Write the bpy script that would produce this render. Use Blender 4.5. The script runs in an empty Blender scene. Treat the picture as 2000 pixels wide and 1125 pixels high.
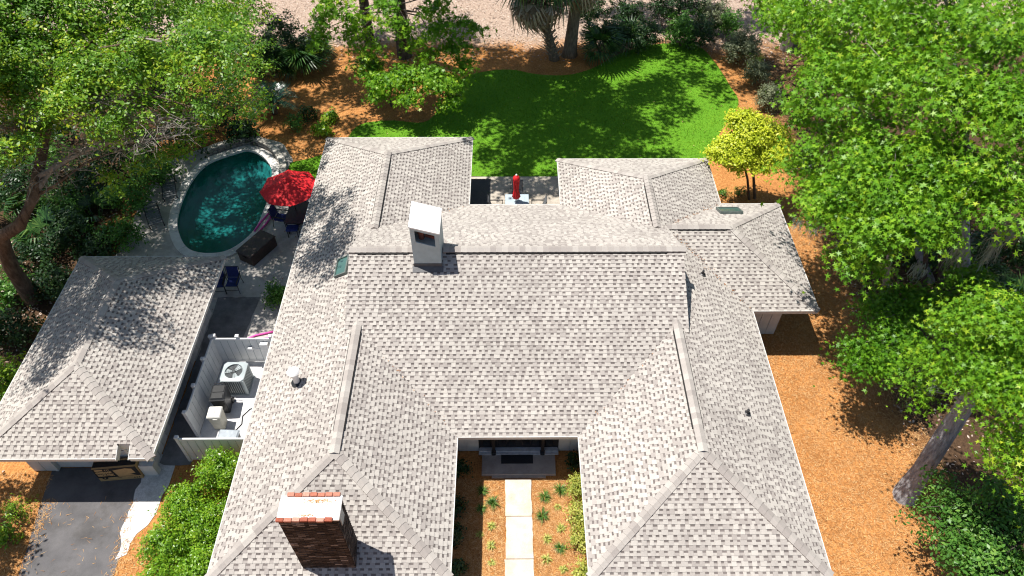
import bpy, math, random
import numpy as np
from mathutils import Vector, Matrix

random.seed(7)
R = np.random.default_rng(11)
SC = bpy.context.scene
COL = SC.collection
PI = math.pi

# ------------------------------------------------------------------ camera
CAM_H = 23.5
c_r = Vector((0.9999824, -0.00579534, 0.0012698))
c_u = Vector((0.00343015, 0.73938783, 0.67327102))
c_f = Vector((0.00484071, 0.67325482, -0.7393947))
FPX = 1420.86
cam_d = bpy.data.cameras.new('camera')
cam_d.sensor_width = 36.0
cam_d.lens = 36.0 * FPX / 2000.0
cam_d.clip_start = 0.1
cam_d.clip_end = 2000
cam = bpy.data.objects.new('camera', cam_d)
COL.objects.link(cam)
m3 = Matrix((c_r, c_u, -c_f)).transposed()
cam.matrix_world = Matrix.Translation((0, 0, CAM_H)) @ m3.to_4x4()
SC.camera = cam

# ------------------------------------------------------------------ light
SUN_DIR = Vector((0.335, -0.132, -1.0)).normalized()      # the way the light travels
sun_el = math.asin(-SUN_DIR.z)
sun_az = math.atan2(-SUN_DIR.x, -SUN_DIR.y)
world = bpy.data.worlds.new('World')
SC.world = world
world.use_nodes = True
nt = world.node_tree
nt.nodes.clear()
sky = nt.nodes.new('ShaderNodeTexSky')
sky.sky_type = 'NISHITA'
sky.sun_disc = False
sky.sun_elevation = sun_el
sky.sun_rotation = sun_az
bg = nt.nodes.new('ShaderNodeBackground')
bg.inputs['Strength'].default_value = 0.07
wo = nt.nodes.new('ShaderNodeOutputWorld')
nt.links.new(sky.outputs[0], bg.inputs[0])
nt.links.new(bg.outputs[0], wo.inputs[0])
sun_d = bpy.data.lights.new('sun', 'SUN')
sun_d.energy = 5.0
sun_d.angle = math.radians(0.53)
sun_d.color = (1.0, 0.955, 0.89)
sun = bpy.data.objects.new('sun', sun_d)
COL.objects.link(sun)
sun.rotation_mode = 'QUATERNION'
sun.rotation_quaternion = SUN_DIR.to_track_quat('-Z', 'Y')
SC.view_settings.view_transform = 'Standard'
SC.view_settings.look = 'None'
SC.view_settings.exposure = 0.5
SC.view_settings.gamma = 1.0
SC.view_settings.use_curve_mapping = False
SC.render.engine = 'CYCLES'
SC.cycles.use_denoising = True
SC.cycles.filter_width = 1.15
SC.cycles.max_bounces = 7
SC.cycles.diffuse_bounces = 3
SC.cycles.transmission_bounces = 4
SC.cycles.transparent_max_bounces = 8
SC.cycles.sample_clamp_indirect = 6.0


def at(px, py, z=0.0):
    """world point at height z seen at photograph pixel (px, py)"""
    d = c_f + c_r * ((px - 1000) / FPX) + c_u * ((562.5 - py) / FPX)
    t = (z - CAM_H) / d.z
    return Vector((d.x * t, d.y * t, z))


# ------------------------------------------------------------------ materials
class NT:
    def __init__(s, name):
        s.m = bpy.data.materials.new(name)
        s.m.use_nodes = True
        s.t = s.m.node_tree
        s.t.nodes.clear()
        s.out = s.n('ShaderNodeOutputMaterial')

    def n(s, ty, **kw):
        nd = s.t.nodes.new(ty)
        for k, v in kw.items():
            if k in nd.inputs.keys() if isinstance(k, str) else False:
                nd.inputs[k].default_value = v
            else:
                setattr(nd, k, v)
        return nd

    def l(s, a, b):
        s.t.links.new(a, b)


def ramp(T, fac, stops):
    r = T.n('ShaderNodeValToRGB')
    e = r.color_ramp.elements
    while len(e) < len(stops):
        e.new(0.5)
    for i, (p, c) in enumerate(stops):
        e[i].position = p
        e[i].color = (c[0], c[1], c[2], 1)
    T.l(fac, r.inputs[0])
    return r.outputs[0]


def noise(T, scale, detail=4, rough=0.55, vec=None, stretch=None):
    n = T.n('ShaderNodeTexNoise')
    n.inputs['Scale'].default_value = scale
    n.inputs['Detail'].default_value = detail
    n.inputs['Roughness'].default_value = rough
    tc = T.n('ShaderNodeTexCoord')
    if stretch:
        mp = T.n('ShaderNodeMapping')
        mp.inputs['Scale'].default_value = stretch[:3]
        if len(stretch) > 3:
            mp.inputs['Rotation'].default_value = (0, 0, stretch[3])
        T.l(tc.outputs['Object'], mp.inputs[0])
        T.l(mp.outputs[0], n.inputs['Vector'])
    else:
        T.l(tc.outputs['Object'], n.inputs['Vector'])
    return n.outputs['Fac']


def mixc(T, a, b, fac, mode='MIX'):
    m = T.n('ShaderNodeMix')
    m.data_type = 'RGBA'
    m.blend_type = mode
    for sock, v in ((m.inputs[6], a), (m.inputs[7], b), (m.inputs[0], fac)):
        if isinstance(v, (tuple, list)):
            sock.default_value = (v[0], v[1], v[2], 1)
        elif isinstance(v, (int, float)):
            sock.default_value = v
        else:
            T.l(v, sock)
    return m.outputs[2]


def bump(T, fac, strength, dist=0.02):
    b = T.n('ShaderNodeBump')
    b.inputs['Strength'].default_value = strength
    b.inputs['Distance'].default_value = dist
    T.l(fac, b.inputs['Height'])
    return b.outputs[0]


def finish(T, color, rough=0.7, normal=None, metallic=0.0, spec=0.4):
    p = T.n('ShaderNodeBsdfPrincipled')
    if isinstance(color, (tuple, list)):
        p.inputs['Base Color'].default_value = (color[0], color[1], color[2], 1)
    else:
        T.l(color, p.inputs['Base Color'])
    p.inputs['Roughness'].default_value = rough
    p.inputs['Metallic'].default_value = metallic
    p.inputs['Specular IOR Level'].default_value = spec
    if normal is not None:
        T.l(normal, p.inputs['Normal'])
    T.l(p.outputs[0], T.out.inputs[0])
    return T.m


def simple(name, c, rough=0.6, var=0.25, scale=6.0, bs=0.15, metallic=0.0, spec=0.4, dist=0.01):
    """painted / plain surface with slight mottling and relief"""
    T = NT(name)
    n = noise(T, scale, 5)
    lo = tuple(x * (1 - var) for x in c)
    hi = tuple(min(1, x * (1 + var * 0.6)) for x in c)
    col = ramp(T, n, [(0.3, lo), (0.7, hi)])
    n2 = noise(T, scale * 9, 3)
    return finish(T, col, rough, bump(T, n2, bs, dist), metallic, spec)


def attr(T, name='tone'):
    a = T.n('ShaderNodeAttribute')
    a.attribute_name = name
    return a.outputs['Fac']


def toned(name, stops, rough=0.85, nscale=30, nvar=0.25, bs=0.3, spec=0.2, big=0.0, dist=0.004):
    T = NT(name)
    c = ramp(T, attr(T), stops)
    n = noise(T, nscale, 4)
    g = ramp(T, n, [(0.3, (1 - nvar,) * 3), (0.7, (1 + nvar * 0.3,) * 3)])
    c = mixc(T, c, g, 1.0, 'MULTIPLY')
    if big:
        b = noise(T, 0.35, 4)
        g2 = ramp(T, b, [(0.35, (1 - big,) * 3), (0.65, (1, 1, 1))])
        c = mixc(T, c, g2, 1.0, 'MULTIPLY')
    return finish(T, c, rough, bump(T, noise(T, nscale * 6, 2), bs, dist), 0, spec)


def leafmat(name, stops, trans=0.35, rough=0.42, spec=0.35):
    T = NT(name)
    c = ramp(T, attr(T), stops)
    p = T.n('ShaderNodeBsdfPrincipled')
    T.l(c, p.inputs['Base Color'])
    p.inputs['Roughness'].default_value = rough
    p.inputs['Specular IOR Level'].default_value = spec
    tr = T.n('ShaderNodeBsdfTranslucent')
    tc = mixc(T, c, (1.1, 1.15, 0.4), 1.0, 'MULTIPLY')
    T.l(tc, tr.inputs[0])
    mx = T.n('ShaderNodeMixShader')
    mx.inputs[0].default_value = trans
    T.l(p.outputs[0], mx.inputs[1])
    T.l(tr.outputs[0], mx.inputs[2])
    T.l(mx.outputs[0], T.out.inputs[0])
    return T.m


M = {}
M['shingle'] = toned('shingle_granules', [(0.0, (0.115, 0.10, 0.093)), (0.3, (0.225, 0.195, 0.182)), (0.55, (0.33, 0.295, 0.272)),
                                           (0.8, (0.44, 0.405, 0.37)), (1.0, (0.56, 0.525, 0.475))], 0.92, 26, 0.12, 0.25, 0.15, 0.12)
M['deck'] = simple('roof_felt', (0.16, 0.14, 0.13), 0.9)
M['vent_black'] = simple('vent_black', (0.02, 0.019, 0.018), 0.8)
M['trim'] = simple('trim_paint', (0.62, 0.61, 0.58), 0.5, 0.12, 3, 0.05)
M['siding'] = simple('siding_paint', (0.60, 0.61, 0.60), 0.55, 0.12, 2.5, 0.08)
M['vinyl'] = simple('white_vinyl', (0.70, 0.71, 0.71), 0.4, 0.1, 3, 0.05)
M['white'] = simple('white_paint', (0.82, 0.81, 0.79), 0.45, 0.1, 5, 0.05)
M['chim_metal'] = simple('chimney_stucco_grey', (0.40, 0.48, 0.50), 0.6, 0.12, 4, 0.15)
M['flash'] = simple('lead_flashing', (0.10, 0.10, 0.105), 0.5)
M['glass'] = simple('skylight_glass', (0.06, 0.13, 0.11), 0.08, 0.1, 3, 0.0, 0, 0.8)
M['doorglass'] = simple('dark_door_glass', (0.012, 0.013, 0.015), 0.25)
M['sky_frame'] = simple('skylight_frame', (0.12, 0.15, 0.14), 0.45)
M['black'] = simple('black_paint', (0.016, 0.016, 0.018), 0.45)
M['blackplastic'] = simple('black_plastic', (0.022, 0.023, 0.025), 0.38, 0.2, 5, 0.05)
M['beige'] = simple('beige_plastic', (0.55, 0.53, 0.44), 0.5, 0.12, 6, 0.05)
M['beigelid'] = simple('cream_lid', (0.80, 0.79, 0.73), 0.45, 0.08, 6, 0.05)
M['greyplastic'] = simple('blue_grey_plastic', (0.32, 0.36, 0.40), 0.45)
M['hvac'] = simple('hvac_grey', (0.38, 0.43, 0.44), 0.45, 0.1, 5, 0.05)
M['hvacdark'] = simple('hvac_coil', (0.055, 0.065, 0.07), 0.5)
M['brown_res'] = simple('brown_resin', (0.055, 0.036, 0.028), 0.5, 0.2, 12, 0.3)
M['navy'] = simple('navy_fabric', (0.018, 0.035, 0.17), 0.8, 0.25, 20, 0.3)
M['redlit'] = simple('redlit_table_top', (0.045, 0.022, 0.026), 0.35)  # red light through the umbrella put into the dark top's colour
M['red'] = simple('red_canvas', (0.72, 0.016, 0.024), 0.7, 0.15, 10, 0.2)
M['pink'] = simple('pink_foam', (0.75, 0.10, 0.42), 0.7, 0.1, 20, 0.2)
M['greyglass'] = simple('frosted_table_top', (0.42, 0.50, 0.55), 0.25, 0.1, 4, 0.0)
M['darkframe'] = simple('dark_metal', (0.03, 0.03, 0.033), 0.4, 0.2, 8, 0.05)
M['greysling'] = simple('grey_sling', (0.16, 0.17, 0.18), 0.8)
M['rug'] = simple('charcoal_rug', (0.085, 0.087, 0.09), 0.95, 0.3, 30, 0.6)
M['mat'] = simple('doormat_fibre', (0.028, 0.029, 0.032), 0.95, 0.5, 60, 0.8)
M['threshold'] = simple('threshold_paint', (0.55, 0.57, 0.60), 0.5)
M['cardboard'] = simple('cardboard', (0.47, 0.30, 0.14), 0.85, 0.12, 8, 0.15)
M['ink'] = simple('black_ink', (0.02, 0.018, 0.017), 0.8)
M['brick_dark'] = toned('dark_brick', [(0, (0.024, 0.021, 0.020)), (0.5, (0.056, 0.047, 0.044)), (0.85, (0.11, 0.098, 0.09)), (1, (0.30, 0.27, 0.25))], 0.9, 30, 0.35, 0.6)
M['brick_red'] = toned('red_brick', [(0, (0.36, 0.105, 0.065)), (0.6, (0.46, 0.17, 0.11)), (1, (0.6, 0.32, 0.24))], 0.9, 30, 0.3, 0.5)
M['mortar'] = simple('mortar', (0.085, 0.078, 0.073), 0.95, 0.3, 20, 0.5)
M['bark'] = None
M['stone'] = toned('wall_stone', [(0, (0.20, 0.18, 0.15)), (0.5, (0.40, 0.37, 0.32)), (1, (0.58, 0.55, 0.49))], 0.9, 12, 0.3, 0.6)
M['basin'] = simple('pool_plaster', (0.20, 0.42, 0.42), 0.7, 0.12, 1.5, 0.1)
M['draincover'] = simple('drain_cover', (0.01, 0.02, 0.025), 0.6)
M['moss'] = simple('spanish_moss', (0.34, 0.38, 0.31), 0.9, 0.3, 6, 0.3)
M['deadfrond'] = toned('dead_frond', [(0, (0.22, 0.15, 0.09)), (0.5, (0.42, 0.34, 0.24)), (1, (0.62, 0.54, 0.42))], 0.85, 10, 0.2, 0.2)

L_OAK = leafmat('oak_leaf', [(0, (0.045, 0.14, 0.016)), (0.5, (0.14, 0.30, 0.022)), (0.8, (0.28, 0.43, 0.026)), (1, (0.50, 0.55, 0.04))], 0.32)
L_GUM = leafmat('star_leaf', [(0, (0.07, 0.20, 0.012)), (0.5, (0.16, 0.35, 0.018)), (0.85, (0.28, 0.45, 0.024)), (1, (0.46, 0.54, 0.04))], 0.27, 0.42, 0.28)
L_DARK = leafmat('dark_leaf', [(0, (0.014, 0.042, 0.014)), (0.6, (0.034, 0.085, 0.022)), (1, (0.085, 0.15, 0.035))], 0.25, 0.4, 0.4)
L_MID = leafmat('mid_leaf', [(0, (0.04, 0.125, 0.02)), (0.6, (0.10, 0.25, 0.035)), (1, (0.22, 0.37, 0.07))], 0.28)
L_YEL = leafmat('yellow_leaf', [(0, (0.32, 0.42, 0.02)), (0.5, (0.56, 0.63, 0.035)), (1, (0.74, 0.74, 0.09))], 0.32, 0.45)
L_HEDGE = leafmat('hedge_leaf', [(0, (0.07, 0.19, 0.012)), (0.5, (0.19, 0.37, 0.02)), (0.85, (0.33, 0.48, 0.03)), (1, (0.50, 0.54, 0.09))], 0.3, 0.32, 0.45)
L_GREY = leafmat('grey_leaf', [(0, (0.10, 0.125, 0.07)), (0.6, (0.22, 0.25, 0.14)), (1, (0.42, 0.44, 0.29))], 0.25, 0.6)
L_VAR = leafmat('variegated_leaf', [(0, (0.13, 0.21, 0.03)), (0.5, (0.42, 0.45, 0.08)), (1, (0.68, 0.66, 0.2))], 0.25)
L_PALM = leafmat('palm_leaf', [(0, (0.02, 0.065, 0.015)), (0.6, (0.055, 0.15, 0.03)), (1, (0.16, 0.25, 0.06))], 0.2, 0.35, 0.5)
L_CYC = leafmat('cycad_leaf', [(0, (0.02, 0.08, 0.045)), (0.6, (0.05, 0.16, 0.085)), (1, (0.16, 0.30, 0.2))], 0.12, 0.25, 0.6)
L_LIR = leafmat('strap_leaf', [(0, (0.03, 0.09, 0.012)), (0.6, (0.08, 0.19, 0.02)), (1, (0.22, 0.32, 0.06))], 0.2, 0.4)


def bark(name, dark, light, scale=5):
    T = NT(name)
    n = noise(T, scale, 6, 0.65, stretch=(1.6, 1.6, 0.35))
    c = ramp(T, n, [(0.32, dark), (0.52, tuple((a + b) / 2 for a, b in zip(dark, light))), (0.72, light)])
    n2 = noise(T, scale * 4, 5, 0.7, stretch=(1.5, 1.5, 0.3))
    return finish(T, c, 0.9, bump(T, n2, 0.9, 0.06), 0, 0.2)


M['bark'] = bark('grey_bark', (0.20, 0.19, 0.20), (0.56, 0.54, 0.55))
M['bark_brown'] = bark('brown_bark', (0.07, 0.048, 0.033), (0.24, 0.175, 0.12))
M['bark_dark'] = bark('dark_bark', (0.04, 0.032, 0.028), (0.17, 0.14, 0.12))
M['bark_pale'] = bark('pale_twig_bark', (0.20, 0.18, 0.15), (0.46, 0.42, 0.37))
M['palm_trunk'] = bark('palm_trunk', (0.13, 0.10, 0.07), (0.34, 0.29, 0.22), 8)


def ground_mat():
    T = NT('pine_straw')
    n1 = noise(T, 0.8, 5)
    n2 = noise(T, 18, 5, 0.7, stretch=(1, 0.35, 1, 0.5))
    n3 = noise(T, 22, 5, 0.7, stretch=(0.35, 1, 1, 0.3))
    mx = T.n('ShaderNodeMath', operation='ADD')
    T.l(n2, mx.inputs[0]); T.l(n3, mx.inputs[1])
    hf = T.n('ShaderNodeMath', operation='MULTIPLY')
    T.l(mx.outputs[0], hf.inputs[0]); hf.inputs[1].default_value = 0.5
    c = ramp(T, hf.outputs[0], [(0.36, (0.22, 0.09, 0.03)), (0.5, (0.48, 0.215, 0.070)), (0.64, (0.66, 0.36, 0.135))])
    g = ramp(T, n1, [(0.35, (0.80, 0.76, 0.72)), (0.65, (1.05, 1.04, 1.0))])
    c = mixc(T, c, g, 1.0, 'MULTIPLY')
    # the open ground beyond the garden is paler leaf litter: an irregular border
    tc = T.n('ShaderNodeTexCoord')
    sp = T.n('ShaderNodeSeparateXYZ')
    T.l(tc.outputs['Object'], sp.inputs[0])
    nb = noise(T, 0.35, 4)
    a = T.n('ShaderNodeMath', operation='MULTIPLY_ADD')
    T.l(nb, a.inputs[0]); a.inputs[1].default_value = 5.0
    T.l(sp.outputs[1], a.inputs[2])
    mr = T.n('ShaderNodeMapRange')
    T.l(a.outputs[0], mr.inputs[0])
    mr.inputs[1].default_value = 43.6
    mr.inputs[2].default_value = 45.2
    lit = ramp(T, noise(T, 9, 6, 0.7), [(0.3, (0.22, 0.15, 0.11)), (0.5, (0.40, 0.30, 0.235)), (0.7, (0.55, 0.44, 0.36))])
    c = mixc(T, c, lit, mr.outputs[0])
    # darker brown ground at the far left and far right
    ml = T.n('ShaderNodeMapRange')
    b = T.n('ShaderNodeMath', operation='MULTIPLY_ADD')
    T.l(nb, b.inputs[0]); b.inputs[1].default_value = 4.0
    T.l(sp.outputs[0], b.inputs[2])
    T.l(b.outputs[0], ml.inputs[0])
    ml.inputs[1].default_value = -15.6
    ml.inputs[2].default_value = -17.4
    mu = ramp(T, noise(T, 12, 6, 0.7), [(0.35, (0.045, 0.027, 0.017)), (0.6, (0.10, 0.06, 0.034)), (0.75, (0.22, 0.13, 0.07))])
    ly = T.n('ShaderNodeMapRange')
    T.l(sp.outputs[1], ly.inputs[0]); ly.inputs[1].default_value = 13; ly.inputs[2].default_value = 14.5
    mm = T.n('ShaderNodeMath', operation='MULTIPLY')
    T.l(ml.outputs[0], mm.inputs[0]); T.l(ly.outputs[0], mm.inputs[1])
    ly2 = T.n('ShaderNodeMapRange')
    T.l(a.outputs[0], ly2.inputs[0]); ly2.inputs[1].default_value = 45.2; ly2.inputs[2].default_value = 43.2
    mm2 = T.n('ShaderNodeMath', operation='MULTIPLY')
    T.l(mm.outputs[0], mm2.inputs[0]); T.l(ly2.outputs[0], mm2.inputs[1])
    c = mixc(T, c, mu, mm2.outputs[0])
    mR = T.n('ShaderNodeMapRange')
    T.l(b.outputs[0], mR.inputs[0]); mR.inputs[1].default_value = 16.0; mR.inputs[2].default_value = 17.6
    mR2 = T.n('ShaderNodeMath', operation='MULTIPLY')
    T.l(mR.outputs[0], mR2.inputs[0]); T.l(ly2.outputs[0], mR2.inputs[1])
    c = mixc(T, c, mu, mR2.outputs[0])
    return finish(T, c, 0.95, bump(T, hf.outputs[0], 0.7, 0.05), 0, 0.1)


def lawn_mat():
    T = NT('lawn_turf')
    n1 = noise(T, 0.5, 4)
    n2 = noise(T, 45, 4, 0.75)
    c = ramp(T, n2, [(0.3, (0.055, 0.18, 0.008)), (0.5, (0.13, 0.32, 0.02)), (0.7, (0.22, 0.43, 0.03))])
    g = ramp(T, n1, [(0.3, (0.82, 0.88, 0.8)), (0.7, (1.08, 1.03, 1.0))])
    c = mixc(T, c, g, 1.0, 'MULTIPLY')
    return finish(T, c, 0.85, bump(T, n2, 0.8, 0.05), 0, 0.15)


def concrete_mat(name, a, b, scale=3.0, speck=60, crack=False):
    T = NT(name)
    n1 = noise(T, scale, 6, 0.6)
    c = ramp(T, n1, [(0.3, a), (0.7, b)])
    n2 = noise(T, speck, 3, 0.6)
    g = ramp(T, n2, [(0.3, (0.80, 0.80, 0.80)), (0.65, (1.06, 1.06, 1.06))])
    c = mixc(T, c, g, 1.0, 'MULTIPLY')
    n3 = noise(T, 0.9, 5, 0.7)
    g = ramp(T, n3, [(0.36, (0.78, 0.77, 0.75)), (0.52, (1, 1, 1))])
    c = mixc(T, c, g, 1.0, 'MULTIPLY')
    return finish(T, c, 0.88, bump(T, n2, 0.35, 0.01), 0, 0.25)


M['ground'] = ground_mat()
M['lawn'] = lawn_mat()
M['pooldeck'] = concrete_mat('pool_deck_concrete', (0.42, 0.39, 0.36), (0.58, 0.55, 0.51))
M['coping'] = concrete_mat('coping_concrete', (0.62, 0.60, 0.57), (0.76, 0.74, 0.71), 2)
M['darkpath'] = concrete_mat('dark_paving', (0.17, 0.165, 0.17), (0.26, 0.25, 0.25))
M['paver'] = concrete_mat('pale_paver', (0.58, 0.50, 0.40), (0.74, 0.66, 0.55), 2.2, 40)
M['stoop'] = concrete_mat('stoop_concrete', (0.36, 0.31, 0.28), (0.46, 0.41, 0.37))
M['patio'] = concrete_mat('patio_aggregate', (0.40, 0.36, 0.30), (0.58, 0.51, 0.43), 3, 28)
M['asphalt'] = concrete_mat('asphalt', (0.10, 0.097, 0.10), (0.155, 0.148, 0.15), 1.3, 70)
M['gravel'] = concrete_mat('white_gravel', (0.52, 0.51, 0.50), (0.76, 0.75, 0.74), 9, 35)
M['pad'] = concrete_mat('utility_concrete', (0.62, 0.62, 0.63), (0.80, 0.80, 0.80))


def water_mat():
    T = NT('pool_water')
    tr = T.n('ShaderNodeBsdfTransparent')
    tr.inputs[0].default_value = (0.24, 0.64, 0.63, 1)
    gl = T.n('ShaderNodeBsdfGlossy')
    gl.inputs['Roughness'].default_value = 0.03
    fr = T.n('ShaderNodeFresnel')
    fr.inputs[0].default_value = 1.33
    b = bump(T, noise(T, 3.0, 4), 0.25, 0.03)
    T.l(b, gl.inputs['Normal']); T.l(b, fr.inputs['Normal'])
    mx = T.n('ShaderNodeMixShader')
    T.l(fr.outputs[0], mx.inputs[0]); T.l(tr.outputs[0], mx.inputs[1]); T.l(gl.outputs[0], mx.inputs[2])
    T.l(mx.outputs[0], T.out.inputs[0])
    return T.m


M['water'] = water_mat()


# ------------------------------------------------------------------ mesh helpers
class MB:
    def __init__(s):
        s.v, s.f, s.t, s.mi = [], [], [], []

    def poly(s, pts, tone=0.5, mi=0):
        b = len(s.v)
        s.v.extend([tuple(p) for p in pts])
        s.f.append(tuple(range(b, b + len(pts))))
        s.t.append(tone); s.mi.append(mi)

    def mesh(s, vs, fs, tone=0.5, mi=0):
        b = len(s.v)
        s.v.extend([tuple(p) for p in vs])
        for f in fs:
            s.f.append(tuple(i + b for i in f)); s.t.append(tone); s.mi.append(mi)

    def box(s, c, size, rot=None, tone=0.5, mi=0, taper=1.0, bevel=0.0):
        x, y, z = (a / 2 for a in size)
        if bevel > 0:
            q = min(bevel, x * .9, y * .9, z * .9)
            vs = []
            for sz, ins in ((-z, q), (-z + q, 0), (z - q, 0), (z, q)):
                k = 1.0 if sz < 0 else taper
                X, Y = x * k - ins, y * k - ins
                vs += [(-X + q, -Y, sz), (X - q, -Y, sz), (X, -Y + q, sz), (X, Y - q, sz), (X - q, Y, sz), (-X + q, Y, sz), (-X, Y - q, sz), (-X, -Y + q, sz)]
            fs = [tuple(range(7, -1, -1)), tuple(range(24, 32))]
            for r in range(3):
                for i in range(8):
                    j = (i + 1) % 8
                    fs.append((r * 8 + i, r * 8 + j, r * 8 + 8 + j, r * 8 + 8 + i))
        else:
            vs = []
            for sz, k in ((-z, 1.0), (z, taper)):
                vs += [(-x * k, -y * k, sz), (x * k, -y * k, sz), (x * k, y * k, sz), (-x * k, y * k, sz)]
            fs = [(3, 2, 1, 0), (4, 5, 6, 7), (0, 1, 5, 4), (1, 2, 6, 5), (2, 3, 7, 6), (3, 0, 4, 7)]
        if rot is not None:
            if isinstance(rot, (int, float)):
                rot = Matrix.Rotation(rot, 3, 'Z')
            vs = [rot @ Vector(p) for p in vs]
        vs = [(p[0] + c[0], p[1] + c[1], p[2] + c[2]) for p in vs]
        s.mesh(vs, fs, tone, mi)

    def bar(s, a, b, w, h, tone=0.5, mi=0):
        """square bar from a to b"""
        a, b = Vector(a), Vector(b)
        d = (b - a)
        L = d.length
        d.normalize()
        up = Vector((0, 0, 1)) if abs(d.z) < 0.95 else Vector((0, 1, 0))
        sx = d.cross(up).normalized()
        u = sx.cross(d)
        rot = Matrix((sx, d, u)).transposed()
        s.box((a + b) / 2, (w, L, h), rot, tone, mi)

    def tube(s, pts, rad, n=8, tone=0.5, mi=0, cap=True, wob=0.0):
        pts = [Vector(p) for p in pts]
        if not hasattr(rad, '__len__'):
            rad = [rad] * len(pts)
        b = len(s.v)
        ref = Vector((0.31, 0.2, 0.93))
        for i, p in enumerate(pts):
            d = (pts[min(i + 1, len(pts) - 1)] - pts[max(i - 1, 0)]).normalized()
            rf = ref if abs(d.dot(ref.normalized())) < 0.95 else Vector((1, 0, 0))
            x = d.cross(rf).normalized()
            y = d.cross(x)
            for k in range(n):
                a = 2 * PI * k / n
                rr = rad[i] * (1 + (random.uniform(-wob, wob) if wob else 0))
                q = p + x * (math.cos(a) * rr) + y * (math.sin(a) * rr)
                s.v.append(tuple(q))
        for i in range(len(pts) - 1):
            for k in range(n):
                j = (k + 1) % n
                s.f.append((b + i * n + k, b + i * n + j, b + i * n + n + j, b + i * n + n + k))
                s.t.append(tone); s.mi.append(mi)
        if cap:
            s.f.append(tuple(b + k for k in range(n - 1, -1, -1))); s.t.append(tone); s.mi.append(mi)
            e = b + (len(pts) - 1) * n
            s.f.append(tuple(e + k for k in range(n))); s.t.append(tone); s.mi.append(mi)

    def lathe(s, c, prof, n=24, tone=0.5, mi=0):
        """profile of (radius, z) about a vertical axis through c"""
        b = len(s.v)
        for r, z in prof:
            for k in range(n):
                a = 2 * PI * k / n
                s.v.append((c[0] + r * math.cos(a), c[1] + r * math.sin(a), c[2] + z))
        for i in range(len(prof) - 1):
            for k in range(n):
                j = (k + 1) % n
                s.f.append((b + i * n + k, b + i * n + j, b + i * n + n + j, b + i * n + n + k))
                s.t.append(tone); s.mi.append(mi)
        e = b + (len(prof) - 1) * n
        s.f.append(tuple(e + k for k in range(n))); s.t.append(tone); s.mi.append(mi)

    def build(s, name, mats, parent=None, smooth=False, kind=None, link=True):
        me = bpy.data.meshes.new(name)
        me.from_pydata(s.v, [], s.f)
        if not isinstance(mats, (list, tuple)):
            mats = [mats]
        for m in mats:
            me.materials.append(m)
        a = me.attributes.new('tone', 'FLOAT', 'FACE')
        a.data.foreach_set('value', s.t)
        if len(mats) > 1:
            me.polygons.foreach_set('material_index', s.mi)
        if smooth:
            me.polygons.foreach_set('use_smooth', [True] * len(me.polygons))
        me.update()
        if not link:
            return me
        return obj(name, me, parent, kind)


def obj(name, me, parent=None, kind=None):
    o = bpy.data.objects.new(name, me)
    COL.objects.link(o)
    if parent:
        o.parent = parent
    if kind:
        o['kind'] = kind
    return o


def tag(o, label, cat, group=None):
    o['label'] = label
    o['category'] = cat
    if group:
        o['group'] = group
    return o


def thing(name, label, cat, loc=(0, 0, 0), rz=0, group=None):
    o = bpy.data.objects.new(name, None)
    COL.objects.link(o)
    o.location = loc
    o.rotation_euler = (0, 0, rz)
    o.empty_display_size = 0.2
    return tag(o, label, cat, group)


def struct_empty(name):
    o = bpy.data.objects.new(name, None)
    COL.objects.link(o)
    o['kind'] = 'structure'
    return o


def copy_tree(o, parent=None):
    c = o.copy()
    COL.objects.link(c)
    if parent:
        c.parent = parent
        c.matrix_parent_inverse = o.matrix_parent_inverse
    for ch in list(o.children):
        copy_tree(ch, c)
    return c


def smooth_loop(pts, n=72):
    """closed Catmull-Rom through pts"""
    out = []
    k = len(pts)
    for i in range(n):
        t = i * k / n
        j = int(t); f = t - j
        p0, p1, p2, p3 = (np.array(pts[(j + d) % k][:2]) for d in (-1, 0, 1, 2))
        out.append(0.5 * ((2 * p1) + (-p0 + p2) * f + (2 * p0 - 5 * p1 + 4 * p2 - p3) * f * f + (-p0 + 3 * p1 - 3 * p2 + p3) * f ** 3))
    return np.array(out)


def inside(poly, X, Y):
    c = np.zeros(len(X), bool)
    n = len(poly)
    for i in range(n):
        x1, y1 = poly[i][:2]; x2, y2 = poly[(i + 1) % n][:2]
        if y1 == y2:
            continue
        cr = ((y1 > Y) != (y2 > Y)) & (X < (x2 - x1) * (Y - y1) / (y2 - y1) + x1)
        c ^= cr
    return c


def mesh_np(name, V, k, mat, tones, parent=None, kind=None, smooth=False):
    """V (n,k,3): n polygons of k corners each"""
    n = V.shape[0]
    me = bpy.data.meshes.new(name)
    me.vertices.add(n * k)
    me.vertices.foreach_set('co', V.reshape(-1).astype(np.float32))
    me.loops.add(n * k)
    me.loops.foreach_set('vertex_index', np.arange(n * k, dtype=np.int32))
    me.polygons.add(n)
    me.polygons.foreach_set('loop_start', np.arange(n, dtype=np.int32) * k)
    try:
        me.polygons.foreach_set('loop_total', np.full(n, k, dtype=np.int32))
    except Exception:
        pass
    a = me.attributes.new('tone', 'FLOAT', 'FACE')
    a.data.foreach_set('value', np.clip(tones, 0, 1).astype(np.float32))
    me.materials.append(mat)
    me.update(calc_edges=True)
    me.validate()
    return obj(name, me, parent, kind)


def norm(a):
    return a / (np.linalg.norm(a, axis=-1, keepdims=True) + 1e-9)


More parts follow.
